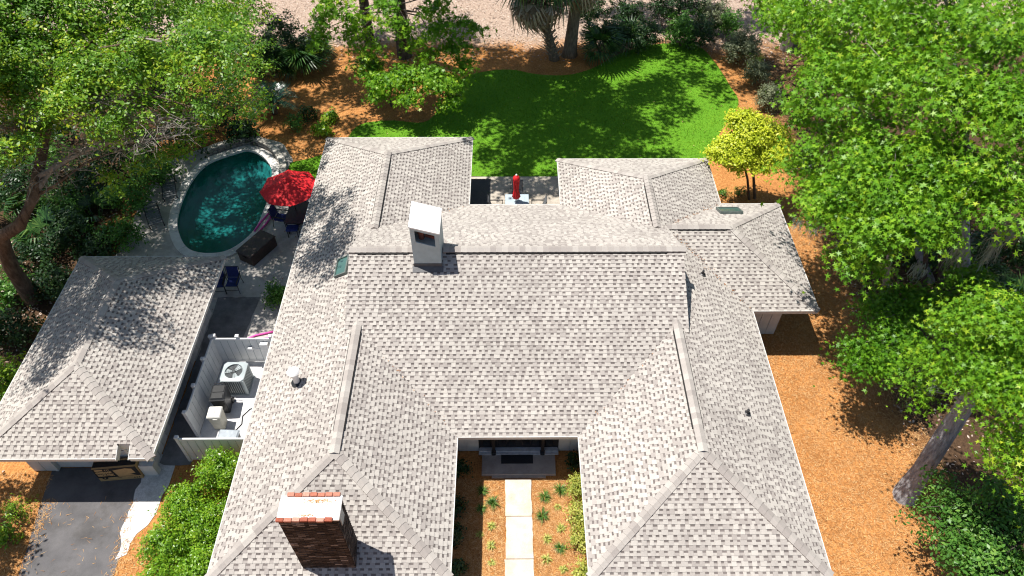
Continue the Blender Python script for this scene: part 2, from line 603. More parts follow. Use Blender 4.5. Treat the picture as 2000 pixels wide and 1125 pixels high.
LEAF = {
    'oval': np.array([(0, -.5), (.24, -.1), (.2, .22), (0, .5), (-.2, .22), (-.24, -.1)]),
    'diamond': np.array([(0, -.5), (.26, 0), (0, .5), (-.26, 0)]),
    'narrow': np.array([(0, -.5), (.13, 0), (0, .5), (-.13, 0)]),
}
_st = []
for i in range(5):
    a = PI / 2 + (i - 2) * 2 * PI / 5.6
    _st.append((math.cos(a) * .62 * (1 if i in (1, 2, 3) else .85), math.sin(a) * .62 * (1 if i in (1, 2, 3) else .85) - .08))
    a2 = a + PI / 5.6
    if i < 4:
        _st.append((math.cos(a2) * .2, math.sin(a2) * .2 - .08))
_st.append((0, -.26))
LEAF['star'] = np.array(_st)


def leaf_polys(Pn, N, size, shape, curl=0.25, along=None):
    T2 = LEAF[shape]
    n = len(Pn)
    N = norm(N)
    if along is None:
        along = R.normal(size=(n, 3))
    t = norm(np.cross(N, along))
    b = np.cross(N, t)
    x = T2[:, 0][None, :, None]; y = T2[:, 1][None, :, None]
    z = -curl * (x ** 2 + y ** 2) + curl * 0.12
    s = size[:, None, None]
    return Pn[:, None, :] + s * (x * t[:, None, :] + y * b[:, None, :] + z * N[:, None, :])


def crown(parent, lobes, n, size, shape, mat, clump=0.45, flat=0.5, name='crown', low=-0.45, per=55, inner=0.5, up=0.8, kind=None, curl=0.25, tint=0.0):
    """many leaf-sized faces in clumps through the lobes; returns clump centres"""
    w = np.array([(l[3] * l[4] * l[5]) ** (2 / 3) * (l[6] if len(l) > 6 else 1) for l in lobes])
    w = w / w.sum()
    Ps, Ns, Ts, Cs = [], [], [], []
    for l, q in zip(lobes, w):
        nc = max(3, int(n * q / per))
        d = R.normal(size=(nc * 3, 3)); d = norm(d)
        d = d[d[:, 2] > low][:nc]
        rr = inner + (1 - inner) * R.random(len(d)) ** 0.7
        rr *= 1 + 0.16 * R.normal(size=len(d))
        c = np.array(l[:3]) + d * rr[:, None] * np.array(l[3:6])
        c[:, 2] = np.maximum(c[:, 2], 0.12)
        Cs.append(c)
        m = R.poisson(per, len(d)) + 3
        cr = clump * (0.65 + 0.7 * R.random(len(d)))
        idx = np.repeat(np.arange(len(d)), m)
        off = R.normal(size=(len(idx), 3)) * np.array([1, 1, flat])
        off[:, 2] -= 0.25 * (off[:, 0] ** 2 + off[:, 1] ** 2) * 0.5
        p = c[idx] + off * cr[idx][:, None] * 0.6
        nrm = d[idx] * 0.95 + np.array([0, 0, up * .6]) + R.normal(size=p.shape) * 0.6
        ct = R.random(len(d))
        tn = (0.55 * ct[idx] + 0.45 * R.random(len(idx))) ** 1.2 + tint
        Ps.append(p); Ns.append(nrm); Ts.append(tn)
    Pn, N, Tn = np.concatenate(Ps), np.concatenate(Ns), np.concatenate(Ts)
    sz = size * (0.5 + 0.75 * R.random(len(Pn)))
    V = leaf_polys(Pn, N, sz, shape, curl)
    V[:, :, 2] = np.maximum(V[:, :, 2], 0.02)
    mesh_np(name, V, V.shape[1], mat, Tn, parent, kind)
    return Cs


def cluster(lobes, k=6, f=.5):
    """each big lobe becomes several smaller billows with gaps between them"""
    out = []
    for l in lobes:
        w = l[6] if len(l) > 6 else 1.0
        kk = max(3, int(round(k * min(1.6, max(.6, l[3] / 1.4)))))
        for i in range(kk):
            a = i * 2.4 + random.uniform(-.5, .5)
            zz = random.uniform(-.35, .9)
            rr = math.sqrt(max(.05, 1 - zz * zz)) * random.uniform(.55, .95)
            g = f * random.uniform(.75, 1.25)
            out.append((l[0] + math.cos(a) * rr * l[3] * .78, l[1] + math.sin(a) * rr * l[4] * .78, l[2] + zz * l[5] * .8, l[3] * g, l[4] * g, l[5] * g * 1.15, w))
    return out


def bez(a, b, sag, n=6, wob=0.0):
    a, b = Vector(a), Vector(b)
    out = []
    for i in range(n + 1):
        t = i / n
        p = a.lerp(b, t)
        p.z += sag * 4 * t * (1 - t)
        if 0 < i < n and wob:
            p += Vector((random.gauss(0, wob), random.gauss(0, wob), random.gauss(0, wob * .6)))
        out.append(p)
    return out


def tree(name, label, cat, trunk, lobes, n, size, shape, lm, bk, clump=0.5, flat=0.45, limb_r=0.09, twigs=0.35, twig_mat=None, group=None, per=55, inner=0.5, low=-0.45, sides=10, wob=0.05, tint=0.0, sub=0, limbs=99, up=.8):
    """trunk: list of (x,y,z,r).  parts: trunk, a branch to every lobe, twigs, crown"""
    base = Vector(trunk[0][:3])
    o = thing(name, label, cat, (base.x, base.y, 0), 0, group)
    off = Vector((base.x, base.y, 0))
    tp = [Vector(p[:3]) - off for p in trunk]
    mb = MB()
    fl = [(tp[0] + Vector((0, 0, -.15)))] + tp
    mb.tube(fl, [trunk[0][3] * 1.45] + [trunk[0][3] * 1.12] + [p[3] for p in trunk[1:]], sides, wob=wob)
    mb.build('trunk', bk, o, True)
    lobes = [tuple(Vector(l[:3]) - off) + tuple(l[3:]) for l in lobes]
    leafy = cluster(lobes, sub) if sub else lobes
    Cs = crown(o, leafy, n, size, shape, lm, clump, flat, per=per, inner=inner, low=low, tint=tint, up=up)
    tw = MB()
    allc = np.concatenate(Cs)
    for l in lobes[:limbs]:
        lc = Vector(l[:3])
        dd = np.linalg.norm((allc - np.array(l[:3])) / np.array(l[3:6]), axis=1)
        c = allc[dd < 1.15][:70]
        # attach at the trunk joint that is nearest and lower than the lobe
        best = min(tp[1:], key=lambda p: (p - lc).length + (3 * max(0, p.z - lc.z)))
        rr = limb_r * (0.7 + 0.25 * (l[3]))
        path = bez(best, lc, 0.1 * (lc - best).length, 6, 0.05 * (lc - best).length * 0.5)
        bm = MB()
        bm.tube(path, [rr * (1 - 0.65 * i / 6) for i in range(7)], 7)
        bm.build('branch', bk, o, True)
        for cc in c:
            if random.random() < twigs:
                s = path[random.randint(3, 6)]
                e = Vector(cc)
                pp = bez(s, e, 0.06 * (e - s).length, 3, 0.05 * (e - s).length)
                tw.tube(pp, [0.028, 0.022, 0.015, 0.007], 4, cap=False)
    if tw.v:
        tw.build('twigs', twig_mat or bk, o, True, 'stuff')
    return o


def shrub(name, label, c, radii, n, size, shape, lm, group=None, clump=0.22, cat='shrub', lobes=None, stems=5, flat=0.7, per=30, inner=0.35, bk=None):
    o = thing(name, label, cat, (c[0], c[1], 0), 0, group)
    lb = lobes or [(0, 0, c[2], *radii)]
    if lobes is None and max(radii) > 0.5:
        lb = [(0, 0, c[2], radii[0] * .8, radii[1] * .8, radii[2])]
        for k in range(4):
            a = k * PI / 2 + random.uniform(0, 1.2)
            lb.append((math.cos(a) * radii[0] * .5, math.sin(a) * radii[1] * .5, c[2] * random.uniform(.75, 1.1), radii[0] * .55, radii[1] * .55, radii[2] * .65))
    crown(o, lb, n, size, shape, lm, clump, flat, 'foliage', low=-0.7, per=per, inner=inner)
    mb = MB()
    for k in range(stems):
        a = random.uniform(0, 2 * PI); r = random.uniform(0.2, 0.6)
        l = random.choice(lb)
        e = Vector((l[0] + math.cos(a) * r * l[3], l[1] + math.sin(a) * r * l[4], l[2] + .3 * l[5]))
        mb.tube(bez((math.cos(a) * .06, math.sin(a) * .06, 0), e, .05, 3, .02), [0.02, .016, .012, .006], 5)
    mb.build('stems', bk or M['bark_brown'], o)
    return o


def blades(name, label, loc, n, length, width, lm, group=None, cat='plant', spread=1.0):
    """clump of arching strap leaves"""
    o = thing(name, label, cat, (loc[0], loc[1], 0), 0, group)
    V, T = [], []
    for i in range(n):
        a = random.uniform(0, 2 * PI); L = length * random.uniform(.6, 1.1)
        el = random.uniform(0.35, 1.35)
        d = Vector((math.cos(a), math.sin(a), 0)); s = Vector((-math.sin(a), math.cos(a), 0)) * width / 2
        b = d * 0.03 * random.random()
        m = b + d * (L * .55 * math.cos(el) * spread) + Vector((0, 0, L * .6 * math.sin(el)))
        e = m + d * (L * .5) + Vector((0, 0, L * (.35 * math.sin(el) - .28)))
        e.z = max(e.z, .02)
        V.append([b - s, b + s, m + s, m - s]); T.append(random.random())
        V.append([m - s, m + s, e + s * .15, e - s * .15]); T.append(random.random())
    mesh_np('leaves', np.array([[tuple(p) for p in q] for q in V]), 4, lm, np.array(T), o)
    return o


def fan_frond(name, lm, L=0.9, nl=20, droop=0.35, pet=0.7):
    """palmate frond along +Y from the origin, petiole then a drooping fan"""
    V, T = [], []
    V.append([(-.02, 0, 0), (.02, 0, 0), (.014, pet, .02), (-.014, pet, .02)]); T.append(.2)
    for i in range(nl):
        a = -1.9 + 3.8 * i / (nl - 1) + random.uniform(-.04, .04)
        l = L * (1 - 0.13 * abs(a)) * random.uniform(.9, 1.08)
        d = Vector((math.sin(a), math.cos(a), 0)); s = Vector((d.y, -d.x, 0)) * 0.034
        b = Vector((0, pet, .02))
        m = b + d * l * .55 + Vector((0, 0, -.06 * droop + .03))
        e = b + d * l * (1 - .25 * droop) + Vector((0, 0, -l * droop))
        V.append([b - s * .3, b + s * .3, m + s, m - s]); T.append(random.random())
        V.append([m - s, m + s, e + s * .1, e - s * .1]); T.append(random.random())
    o = mesh_np(name, np.array([[tuple(p) for p in q] for q in V]), 4, lm, np.array(T))
    me = o.data
    bpy.data.objects.remove(o)
    return me


def feather_frond(name, lm, L=1.1, nl=22):
    V, T = [], []
    prev = Vector((0, 0, 0))
    for i in range(nl):
        t = (i + 1) / nl
        p = Vector((0, L * (t - .12 * t * t), .55 * L * t - .62 * L * t * t))
        V.append([prev + Vector((-.012, 0, 0)), prev + Vector((.012, 0, 0)), p + Vector((.01, 0, 0)), p + Vector((-.01, 0, 0))]); T.append(.9)
        if i > 1:
            w = .24 * math.sin(PI * min(1, t * .9 + .1)) + .02
            for sg in (-1, 1):
                V.append([p + Vector((0, -.016, 0)), p + Vector((0, .016, 0)), p + Vector((sg * w, .11, .05)), p + Vector((sg * w, .10, .05))]); T.append(random.random())
        prev = p
    o = mesh_np(name, np.array([[tuple(p) for p in q] for q in V]), 4, lm, np.array(T))
    me = o.data
    bpy.data.objects.remove(o)
    return me


def put(name, me, parent, loc, yaw, pitch, scale=1.0, roll=0.0):
    o = obj(name, me, parent)
    o.matrix_basis = Matrix.Translation(loc) @ Matrix.Rotation(yaw, 4, 'Z') @ Matrix.Rotation(pitch, 4, 'X') @ Matrix.Rotation(roll, 4, 'Y') @ Matrix.Scale(scale, 4)
    return o


# ================================================================== GROUND
POOL_IN = smooth_loop([at(*p) for p in [(530, 330), (514, 307), (487, 295), (464, 299), (409, 319), (378, 350), (358, 389), (347, 428), (350, 456),
                                          (364, 483), (386, 494), (417, 496), (444, 491), (472, 475), (499, 448), (514, 416), (524, 389), (530, 358)]], 80)
PC = POOL_IN.mean(axis=0)
if np.cross(POOL_IN[0] - PC, POOL_IN[5] - PC) < 0:
    POOL_IN = POOL_IN[::-1]


def offset_loop(L, d):
    t = np.roll(L, -1, 0) - np.roll(L, 1, 0)
    t = t / np.linalg.norm(t, axis=1, keepdims=True)
    return L + d * np.stack([t[:, 1], -t[:, 0]], 1)


POOL_OUT = offset_loop(POOL_IN, 0.40)
POOL_MID = offset_loop(POOL_IN, 0.2)


def ray_poly(c, d, poly):
    best = None
    for i in range(len(poly)):
        a = np.array(poly[i]); b = np.array(poly[(i + 1) % len(poly)])
        e = b - a
        den = d[0] * e[1] - d[1] * e[0]
        if abs(den) < 1e-9:
            continue
        w = a - c
        t = (w[0] * e[1] - w[1] * e[0]) / den
        s = (w[0] * d[1] - w[1] * d[0]) / den
        if t > 0 and -1e-9 <= s <= 1 + 1e-9 and (best is None or t < best):
            best = t
    return c + d * best


def ring_sheet(name, inner, outer_poly, z, mat):
    mb = MB()
    n = len(inner)
    o = [ray_poly(PC, (p - PC) / np.linalg.norm(p - PC), outer_poly) for p in inner]
    for i in range(n):
        j = (i + 1) % n
        mb.poly([(*inner[i], z), (*o[i], z), (*o[j], z), (*inner[j], z)])
    return mb.build(name, mat, None, False, 'structure')


S = 400
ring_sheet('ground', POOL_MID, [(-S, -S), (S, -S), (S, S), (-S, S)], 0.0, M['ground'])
DECK = [(-17.9, 30.2), (-17.9, 17.5), (-8.1, 17.5), (-8.1, 27.9), (-10.9, 28.3), (-11.15, 30.4), (-12.0, 31.9), (-13.5, 32.5), (-15.4, 32.0)]
ring_sheet('pool_deck', POOL_MID, DECK, 0.02, M['pooldeck'])

# coping ring with joints
mb = MB()
cop = struct_empty('pool_coping')
n = len(POOL_IN)
for k in range(16):
    seg = MB()
    i0 = k * 5
    for i in range(i0, i0 + 5):
        j = i + 1
        f0 = 0.03 if i == i0 else 0; f1 = 0.03 if j == i0 + 5 else 0
        a0, a1 = POOL_IN[i % n], POOL_IN[j % n]
        b0, b1 = POOL_OUT[i % n], POOL_OUT[j % n]
        A0 = a0 + (a1 - a0) * f0; A1 = a1 + (a0 - a1) * f1
        B0 = b0 + (b1 - b0) * f0; B1 = b1 + (b0 - b1) * f1
        seg.poly([(*A0, .07), (*B0, .07), (*B1, .07), (*A1, .07)])
        seg.poly([(*B0, .07), (*B0, 0), (*B1, 0), (*B1, .07)])
        seg.poly([(*A1, .07), (*A1, -.05), (*A0, -.05), (*A0, .07)])
    seg.build('coping_slab', M['coping'], cop)
mb = MB()
prof = [(None, .06), (None, -.25), (.975, -.55), (.92, -.85), (.82, -1.05), (.65, -1.18), (.35, -1.25)]
rings = [[(*(POOL_MID[i] if f is None else POOL_IN[i] * f + PC * (1 - f)), z) for i in range(n)] for f, z in prof]
for ra, rb in zip(rings[:-1], rings[1:]):
    for i in range(n):
        j = (i + 1) % n
        mb.poly([ra[i], ra[j], rb[j], rb[i]])
mb.poly(rings[-1])
mb.build('pool_basin', M['basin'], None, True, 'structure')
mb = MB()
mb.poly([(*p, -0.09) for p in POOL_MID])
mb.build('pool_water', M['water'], None, False, 'structure')
for k, (px, py) in enumerate([(456, 361), (487, 356)]):
    g = at(px, py, -1.2)
    mb = MB(); mb.lathe((g.x, g.y, -1.25), [(0.16, 0), (0.16, .03), (.12, .05)], 16)
    tag(mb.build('pool_drain', M['draincover']), ['round dark drain cover on the pool floor, the one nearer the middle of the pool', 'round dark drain cover on the pool floor, the one nearer the red umbrella'][k], 'drain')

# lawns
LAWN = smooth_loop([at(*p) for p in [(640, 345), (672, 285), (700, 246), (760, 236), (830, 239), (862, 205), (880, 180), (908, 152), (950, 140), (1000, 137), (1050, 146), (1110, 147), (1160, 133),
                                       (1210, 106), (1270, 89), (1330, 85), (1370, 95), (1400, 128), (1425, 168), (1442, 205), (1405, 262), (1385, 310), (1300, 345), (1000, 347), (800, 340)]], 120)
mb = MB(); mb.poly([(*p, 0.03) for p in LAWN]); mb.build('lawn', M['lawn'], None, False, 'structure')
PATCH = [(-11.3, 28.35), (-8.0, 28.0), (-8.0, 31.2), (-9.4, 31.0), (-10.4, 30.5), (-11.25, 30.2)]
mb = MB(); mb.poly([(*p, 0.034) for p in PATCH]); mb.build('lawn', M['lawn'], None, False, 'structure')


def sheet(name, pts, z, mat, wob=0.0, seed=0):
    if wob:
        rr = random.Random(seed)
        q = []
        for i in range(len(pts)):
            a, b = Vector(pts[i][:2]), Vector(pts[(i + 1) % len(pts)][:2])
            m = max(1, int((b - a).length / 0.25))
            for k in range(m):
                p = a.lerp(b, k / m)
                if pts[i][2:] and pts[i][2] == 0:
                    q.append(p)
                else:
                    q.append(p + Vector((rr.gauss(0, wob), rr.gauss(0, wob))))
        pts = q
    mb = MB(); mb.poly([(p[0], p[1], z) for p in pts])
    return mb.build(name, mat, None, False, 'structure')


gx0, gx1, gy0, gy1, gh = -17.42, -11.57, 11.83, 21.02, 2.37
sheet('driveway', [(-16.25, 12.8), (-12.75, 12.8), (-12.86, 11.4), (-12.72, 9.4), (-12.8, 5), (-15.4, 5), (-15.75, 9.0), (-16.1, 11.4)], 0.012, M['asphalt'], 0.02, 3)
sheet('gravel_strip', [(-12.9, 13.3), (-11.9, 13.3), (-12.0, 11.4), (-12.1, 10.7), (-12.4, 10.35), (-12.62, 9.7), (-12.8, 9.5), (-12.95, 10.4), (-13.0, 11.4)], 0.018, M['gravel'], 0.055, 4)
sheet('side_path', [(-12.3, 12.9), (-11.4, 12.9), (-11.4, 18.7), (-10.9, 18.7), (-10.7, 20.9), (-12.5, 20.9), (-12.5, 13.0)], 0.026, M['darkpath'], 0.015, 5)
sheet('utility_pad', [(-11.4, 13.2), (-8.2, 13.2), (-8.2, 17.52), (-11.4, 17.52)], 0.03, M['pad'])
mb = MB(); mb.box((0.45, 26.4, .03), (5.6, 5.15, .06)); mb.build('patio', M['patio'], None, False, 'structure')
mb = MB(); mb.box((0.34, 12.95, .06), (2.62, 1.1, .12), bevel=.01); mb.box((0.34, 12.36, .03), (1.9, .1, .06)); mb.build('door_stoop', M['stoop'], None, False, 'structure')

# pavers in the courtyard
path = struct_empty('path')
ys = [(12.26, 10.90), (10.875, 9.435), (9.41, 8.0), (7.975, 6.5)]
for k, (a, b) in enumerate(ys):
    mb = MB()
    x0, x1 = -0.13 + random.uniform(-.02, .02), 0.79 + random.uniform(-.02, .02)
    m = 9
    left = [(x0 + random.gauss(0, .012), a + (b - a) * i / m) for i in range(m + 1)]
    right = [(x1 + random.gauss(0, .012), a + (b - a) * i / m) for i in range(m, -1, -1)]
    ring = left + right
    mb.poly([(x, y, .05) for x, y in ring])
    for i in range(len(ring)):
        p, q = ring[i], ring[(i + 1) % len(ring)]
        mb.poly([(*p, .05), (*p, 0), (*q, 0), (*q, .05)])
    mb.build('paving_slab', M['paver'], path)


# ================================================================== ROOFS
def clip(poly, a, b, c):
    """keep a*x+b*y<=c"""
    out = []
    n = len(poly)
    for i in range(n):
        p, q = poly[i], poly[(i + 1) % n]
        dp, dq = a * p[0] + b * p[1] - c, a * q[0] + b * q[1] - c
        if dp <= 0:
            out.append(p)
        if (dp < 0 < dq) or (dq < 0 < dp):
            t = dp / (dp - dq)
            out.append((p[0] + (q[0] - p[0]) * t, p[1] + (q[1] - p[1]) * t))
    return out


def ccw(poly):
    a = sum(poly[i][0] * poly[(i + 1) % len(poly)][1] - poly[(i + 1) % len(poly)][0] * poly[i][1] for i in range(len(poly)))
    return poly if a > 0 else poly[::-1]


EXPO = 0.146
CAMV = Vector((0, 0, CAM_H))


class Roof:
    def __init__(s, parent):
        s.parent = parent
        s.single = []                     # whole tabs that may become objects of their own

    def slope(s, O, udir, up, pitch, plans, eave=True):
        """plans: convex plan polygons; O eave point; udir / up plan unit vectors; pitch = rise/run"""
        O = Vector(O); u = Vector((*udir, 0))
        cs = 1 / math.sqrt(1 + pitch * pitch)
        v = Vector((up[0] * cs, up[1] * cs, pitch * cs))
        nrm = u.cross(v)
        if nrm.z < 0:
            nrm = -nrm
        P3 = lambda a, b, h: O + u * a + v * b + nrm * h
        part = MB(); sh = MB()
        polys = []
        for pl in plans:
            q = [((Vector((*p, 0)) - Vector((O.x, O.y, 0))).dot(u), (Vector((*p, 0)) - Vector((O.x, O.y, 0))).dot(Vector((*up, 0))) / cs) for p in pl]
            polys.append(ccw(q))
        for q in polys:
            part.poly([P3(a, b, -0.002) for a, b in q])
            part.poly([P3(a, b, -0.10) for a, b in q][::-1])
            for i in range(len(q)):
                a, b = q[i], q[(i + 1) % len(q)]
                part.poly([P3(*a, -0.002), P3(*a, -.1), P3(*b, -.1), P3(*b, -.002)])
        deck = part.build('roof_slope', M['deck'], s.parent)

        def emit(rect, h0, h1, tone, walls, rec=None):
            u0, u1, v0, v1 = rect
            hh = lambda b: h0 + (h1 - h0) * (b - vb) / EXPO
            vb = cur[0]
            for q in polys:
                w = [(u0, v0), (u1, v0), (u1, v1), (u0, v1)]
                full = True
                for i in range(len(q)):
                    a, b = q[i], q[(i + 1) % len(q)]
                    ex, ey = b[0] - a[0], b[1] - a[1]
                    # inside: cross(e, p-a) >= 0
                    A, B, C = ey, -ex, ey * a[0] - ex * a[1]
                    if all(A * p[0] + B * p[1] <= C + 1e-6 for p in w):
                        continue
                    full = False
                    w = clip(w, A, B, C)
                    if len(w) < 3:
                        break
                if len(w) < 3:
                    continue
                if full and rec is not None:
                    rec_o = dict(O=O, u=u, v=v, n=nrm, u0=u0, v0=v0, w=u1 - u0, tone=tone, deck=deck, sh=sh, pts=w, h=(h0, h1))
                    rec_o['d'] = (P3(u0, v0, 0) - CAMV).length + (0 if rec else 1000)
                    s.single.append(rec_o)
                    continue
                top = [P3(a, b, hh(b)) for a, b in w]
                sh.poly(top, tone)
                if walls:
                    for i in range(len(w)):
                        a, b = w[i], w[(i + 1) % len(w)]
                        if abs(a[1] - v1) < 1e-6 and abs(b[1] - v1) < 1e-6:
                            continue
                        sh.poly([P3(*a, hh(a[1])), P3(*a, 0), P3(*b, 0), P3(*b, hh(b[1]))], tone * .8)

        umin = min(p[0] for q in polys for p in q); umax = max(p[0] for q in polys for p in q)
        vmax = max(p[1] for q in polys for p in q)
        cur = [0]
        k = 0
        while k * EXPO < vmax:
            v0, v1 = k * EXPO, (k + 1) * EXPO
            cur[0] = v0
            a = umin - random.uniform(0, .3)
            while a < umax:
                w = random.choice((.10, .12, .12, .15, .15, .2))
                g = random.choice((.09, .11, .11, .14))
                r = random.random()
                t = random.choice((.80, .85, .89, .93)) if r < .76 else random.choice((.62, .67, .72))
                emit((a, a + w, v0, v1), .024, .010, t, True, s.on)
                b = a + w
                t2 = random.choice((.66, .78, .84, .9))
                emit((b, b + g, v0, v0 + EXPO * .56), .012, .002, t2, False)
                emit((b, b + g, v0 + EXPO * .56, v1), .012, .002, random.uniform(.10, .27), False)
                # butt of the cutout
                emit((b, b + g, v0, v0 + 0.004), .0125, .0125, .3, True)
                a = b + g
            k += 1
        s.meshes.append((deck, sh))
        return deck

    on = False
    meshes = None

    def done(s, limit):
        s.single.sort(key=lambda r: r['d'])
        cache = {}
        for i, r in enumerate(s.single):
            O, u, v, n = r['O'], r['u'], r['v'], r['n']
            if i < limit and r['d'] < 1000:
                key = (round(r['w'], 3), round(r['tone'], 3))
                if key not in cache:
                    mb = MB(); w = r['w']
                    h0, h1 = r['h']
                    p = [(0, 0), (w, 0), (w, EXPO), (0, EXPO)]
                    hh = [h0, h0, h1, h1]
                    mb.poly([(a, b, h) for (a, b), h in zip(p, hh)], r['tone'])
                    for a in (0, 1, 3):
                        b = (a + 1) % 4
                        mb.poly([(*p[a], hh[a]), (*p[a], 0), (*p[b], 0), (*p[b], hh[b])], r['tone'] * .8)
                    cache[key] = mb.build('shingle', M['shingle'], link=False)
                o = obj('shingle', cache[key], r['deck'])
                m = Matrix((u, v, n)).transposed().to_4x4()
                o.matrix_basis = Matrix.Translation(O + u * r['u0'] + v * r['v0']) @ m
            else:
                sh = r['sh']
                h0, h1 = r['h']; w = r['w']
                p = [(0, 0), (w, 0), (w, EXPO), (0, EXPO)]; hh = [h0, h0, h1, h1]
                B = O + u * r['u0'] + v * r['v0']
                Q = lambda a, h: B + u * a[0] + v * a[1] + n * h
                sh.poly([Q(a, h) for a, h in zip(p, hh)], r['tone'])
                for a in (0, 1, 3):
                    b = (a + 1) % 4
                    sh.poly([Q(p[a], hh[a]), Q(p[a], 0), Q(p[b], 0), Q(p[b], hh[b])], r['tone'] * .8)
        for deck, sh in s.meshes:
            sh.build('shingles', M['shingle'], deck, False, 'stuff')


def cap_line(parent, p0, p1, zf, hw=0.15, expo=0.205, lift=0.03, single=True, vent=None):
    """folded cap pieces along a ridge or a hip from p0 to p1 (plan); zf gives the roof height"""
    a, b = Vector(p0), Vector(p1)
    d = (b - a); L = d.length; d.normalize()
    sd = Vector((-d.y, d.x))
    nn = int(L / expo)
    expo = L / nn
    ln = expo * 1.35
    z0 = zf(a.x, a.y)
    dz = (zf(b.x, b.y) - z0) / L
    mid = a + d * (L / 2)

    def shape(mb, t0, t1, tone, org):
        pts = {}
        for t, off in ((t0, .022), (t1, .004)):
            for sg in (-1, -.0, 1):
                q = mid + d * 0 + sd * (sg * hw)
                zz = zf(q.x, q.y) - zf(mid.x, mid.y) + z0 + dz * t
                P = a + d * t + sd * (sg * hw)
                pts[(t, sg)] = Vector((P.x, P.y, zz + lift + off)) - org
        for s0, s1 in ((-1, -.0), (-.0, 1)):
            mb.poly([pts[(t0, s0)], pts[(t1, s0)], pts[(t1, s1)], pts[(t0, s1)]][::-1], tone)
            e0, e1 = pts[(t0, s0)], pts[(t0, s1)]
            dn = Vector((0, 0, -.022 - lift))
            mb.poly([e0, e1, e1 + dn, e0 + dn], tone * .6)
        for sg in (-1, 1):
            e0, e1 = pts[(t0, sg)], pts[(t1, sg)]
            dn = Vector((0, 0, -.02 - lift * .75))
            mb.poly([e0, e1, e1 + dn, e0 + dn], tone * .6)

    if single:
        cache = []
        for tone in (.62, .68, .74, .78, .82, .88):
            mb = MB(); shape(mb, 0, ln, tone, Vector((a.x, a.y, z0)))
            cache.append(mb.build('ridge_cap', M['shingle'], link=False))
        for k in range(nn):
            o = obj('ridge_cap', random.choice(cache), parent)
            o.location = (a.x + d.x * expo * k, a.y + d.y * expo * k, z0 + dz * expo * k)
    else:
        mb = MB()
        for k in range(nn):
            shape(mb, k * expo, k * expo + ln, random.choice((.62, .68, .74, .78, .82, .88)), Vector((0, 0, 0)))
        mb.build('ridge_caps', M['shingle'], parent, False, 'stuff')
    if vent:
        t0, t1 = vent
        mb = MB()
        w = hw + 0.03
        ring = []
        for t in (t0, t1):
            for sg, top in ((-1, 0), (-1, 1), (0, 1), (1, 1), (1, 0)):
                q = mid + sd * (sg * w)
                zz = zf(q.x, q.y) - zf(mid.x, mid.y) + z0 + dz * t
                P = a + d * t + sd * (sg * w)
                ring.append((P.x, P.y, zz + (lift - .012 if top else .005)))
        for i in range(4):
            mb.poly([ring[i], ring[i + 1], ring[5 + i + 1], ring[5 + i]])
        mb.poly(ring[:5]); mb.poly(ring[5:][::-1])
        mb.build('ridge_vent', M['vent_black'], parent)


H_ = 2.37
LX0, LX1, RX0, RX1 = -8.72, -1.71, 2.30, 9.32
LXR, RXR = (LX0 + LX1) / 2, (RX0 + RX1) / 2
ZR = H_ + .5 * (LX1 - LX0) / 2
YF, YH = 7.93, 11.06
YBL, YBR = 29.08, 27.38
YHL, YHR = YBL - 3.5, YBR - 3.5
MF, MBK, SM = 12.57, 24.16, .518
MYR = (MF + MBK) / 2
MZR = H_ + SM * (MYR - MF)
GX0, GX1 = -5.63, 6.21
AX, AYF, AYB = 11.86, 18.0, 24.17
AYR = (AYF + AYB) / 2; AW = (AYB - AYF) / 2; AZR = H_ + .5 * AW
AXR = AX - AW
VF = MF + (ZR - H_) / SM            # where the main roof meets the wing ridges, front and back
VB = MBK - (ZR - H_) / SM
zg0 = H_ + .5 * (GX0 - LX0)          # wing slope height at the gable planes
vF0 = MF + (zg0 - H_) / SM; vB0 = MBK - (zg0 - H_) / SM

house = thing('house', 'sprawling single-storey house with pale grey shingle roof around an open front courtyard', 'house')
rf = Roof(house); rf.meshes = []
FH = (ZR - H_) / (YH - YF)
rf.on = True
rf.slope((LX0, YF, H_), (1, 0), (0, 1), FH, [[(LX0, YF), (LX1, YF), (LXR, YH)]])
rf.slope((RX0, YF, H_), (1, 0), (0, 1), FH, [[(RX0, YF), (RX1, YF), (RXR, YH)]])
rf.on = False
# left wing
rf.slope((LX0, YF, H_), (0, 1), (1, 0), .5, [[(LX0, YF), (LXR, YH), (LXR, YHL), (LX0, YBL)]])
rf.slope((LX1, YF, H_), (0, 1), (-1, 0), .5, [[(LX1, YF), (LXR, YH), (LXR, VF), (LX1, MF)]])
rf.slope((LX1, YF, H_), (0, 1), (-1, 0), .5, [[(LX1, MBK), (LXR, VB), (LXR, YHL), (LX1, YBL)]])
rf.slope((LX0, YBL, H_), (1, 0), (0, -1), .5, [[(LX0, YBL), (LX1, YBL), (LXR, YHL)]])
# right wing
rf.slope((RX0, YF, H_), (0, 1), (1, 0), .5, [[(RX0, YF), (RXR, YH), (RXR, VF), (RX0, MF)]])
rf.slope((RX0, YF, H_), (0, 1), (1, 0), .5, [[(RX0, MBK), (RXR, VB), (RXR, YHR), (RX0, YBR)]])
AXI = RXR + (ZR - AZR) / .5          # annex ridge meets the wing slope here
rf.slope((RX1, YF, H_), (0, 1), (-1, 0), .5, [[(RX1, YF), (RX1, AYF), (RXR, AYF), (RXR, YH)], [(RX1, AYF), (AXI, AYR), (RXR, AYR), (RXR, AYF)],
                                               [(RXR, AYR), (AXI, AYR), (RX1, AYB), (RXR + AYB - YHR, AYB), (RXR, YHR)], [(RXR + AYB - YHR, AYB), (RX1, AYB), (RX1, YBR)]])
rf.slope((RX0, YBR, H_), (1, 0), (0, -1), .5, [[(RX0, YBR), (RX1, YBR), (RXR, YHR)]])
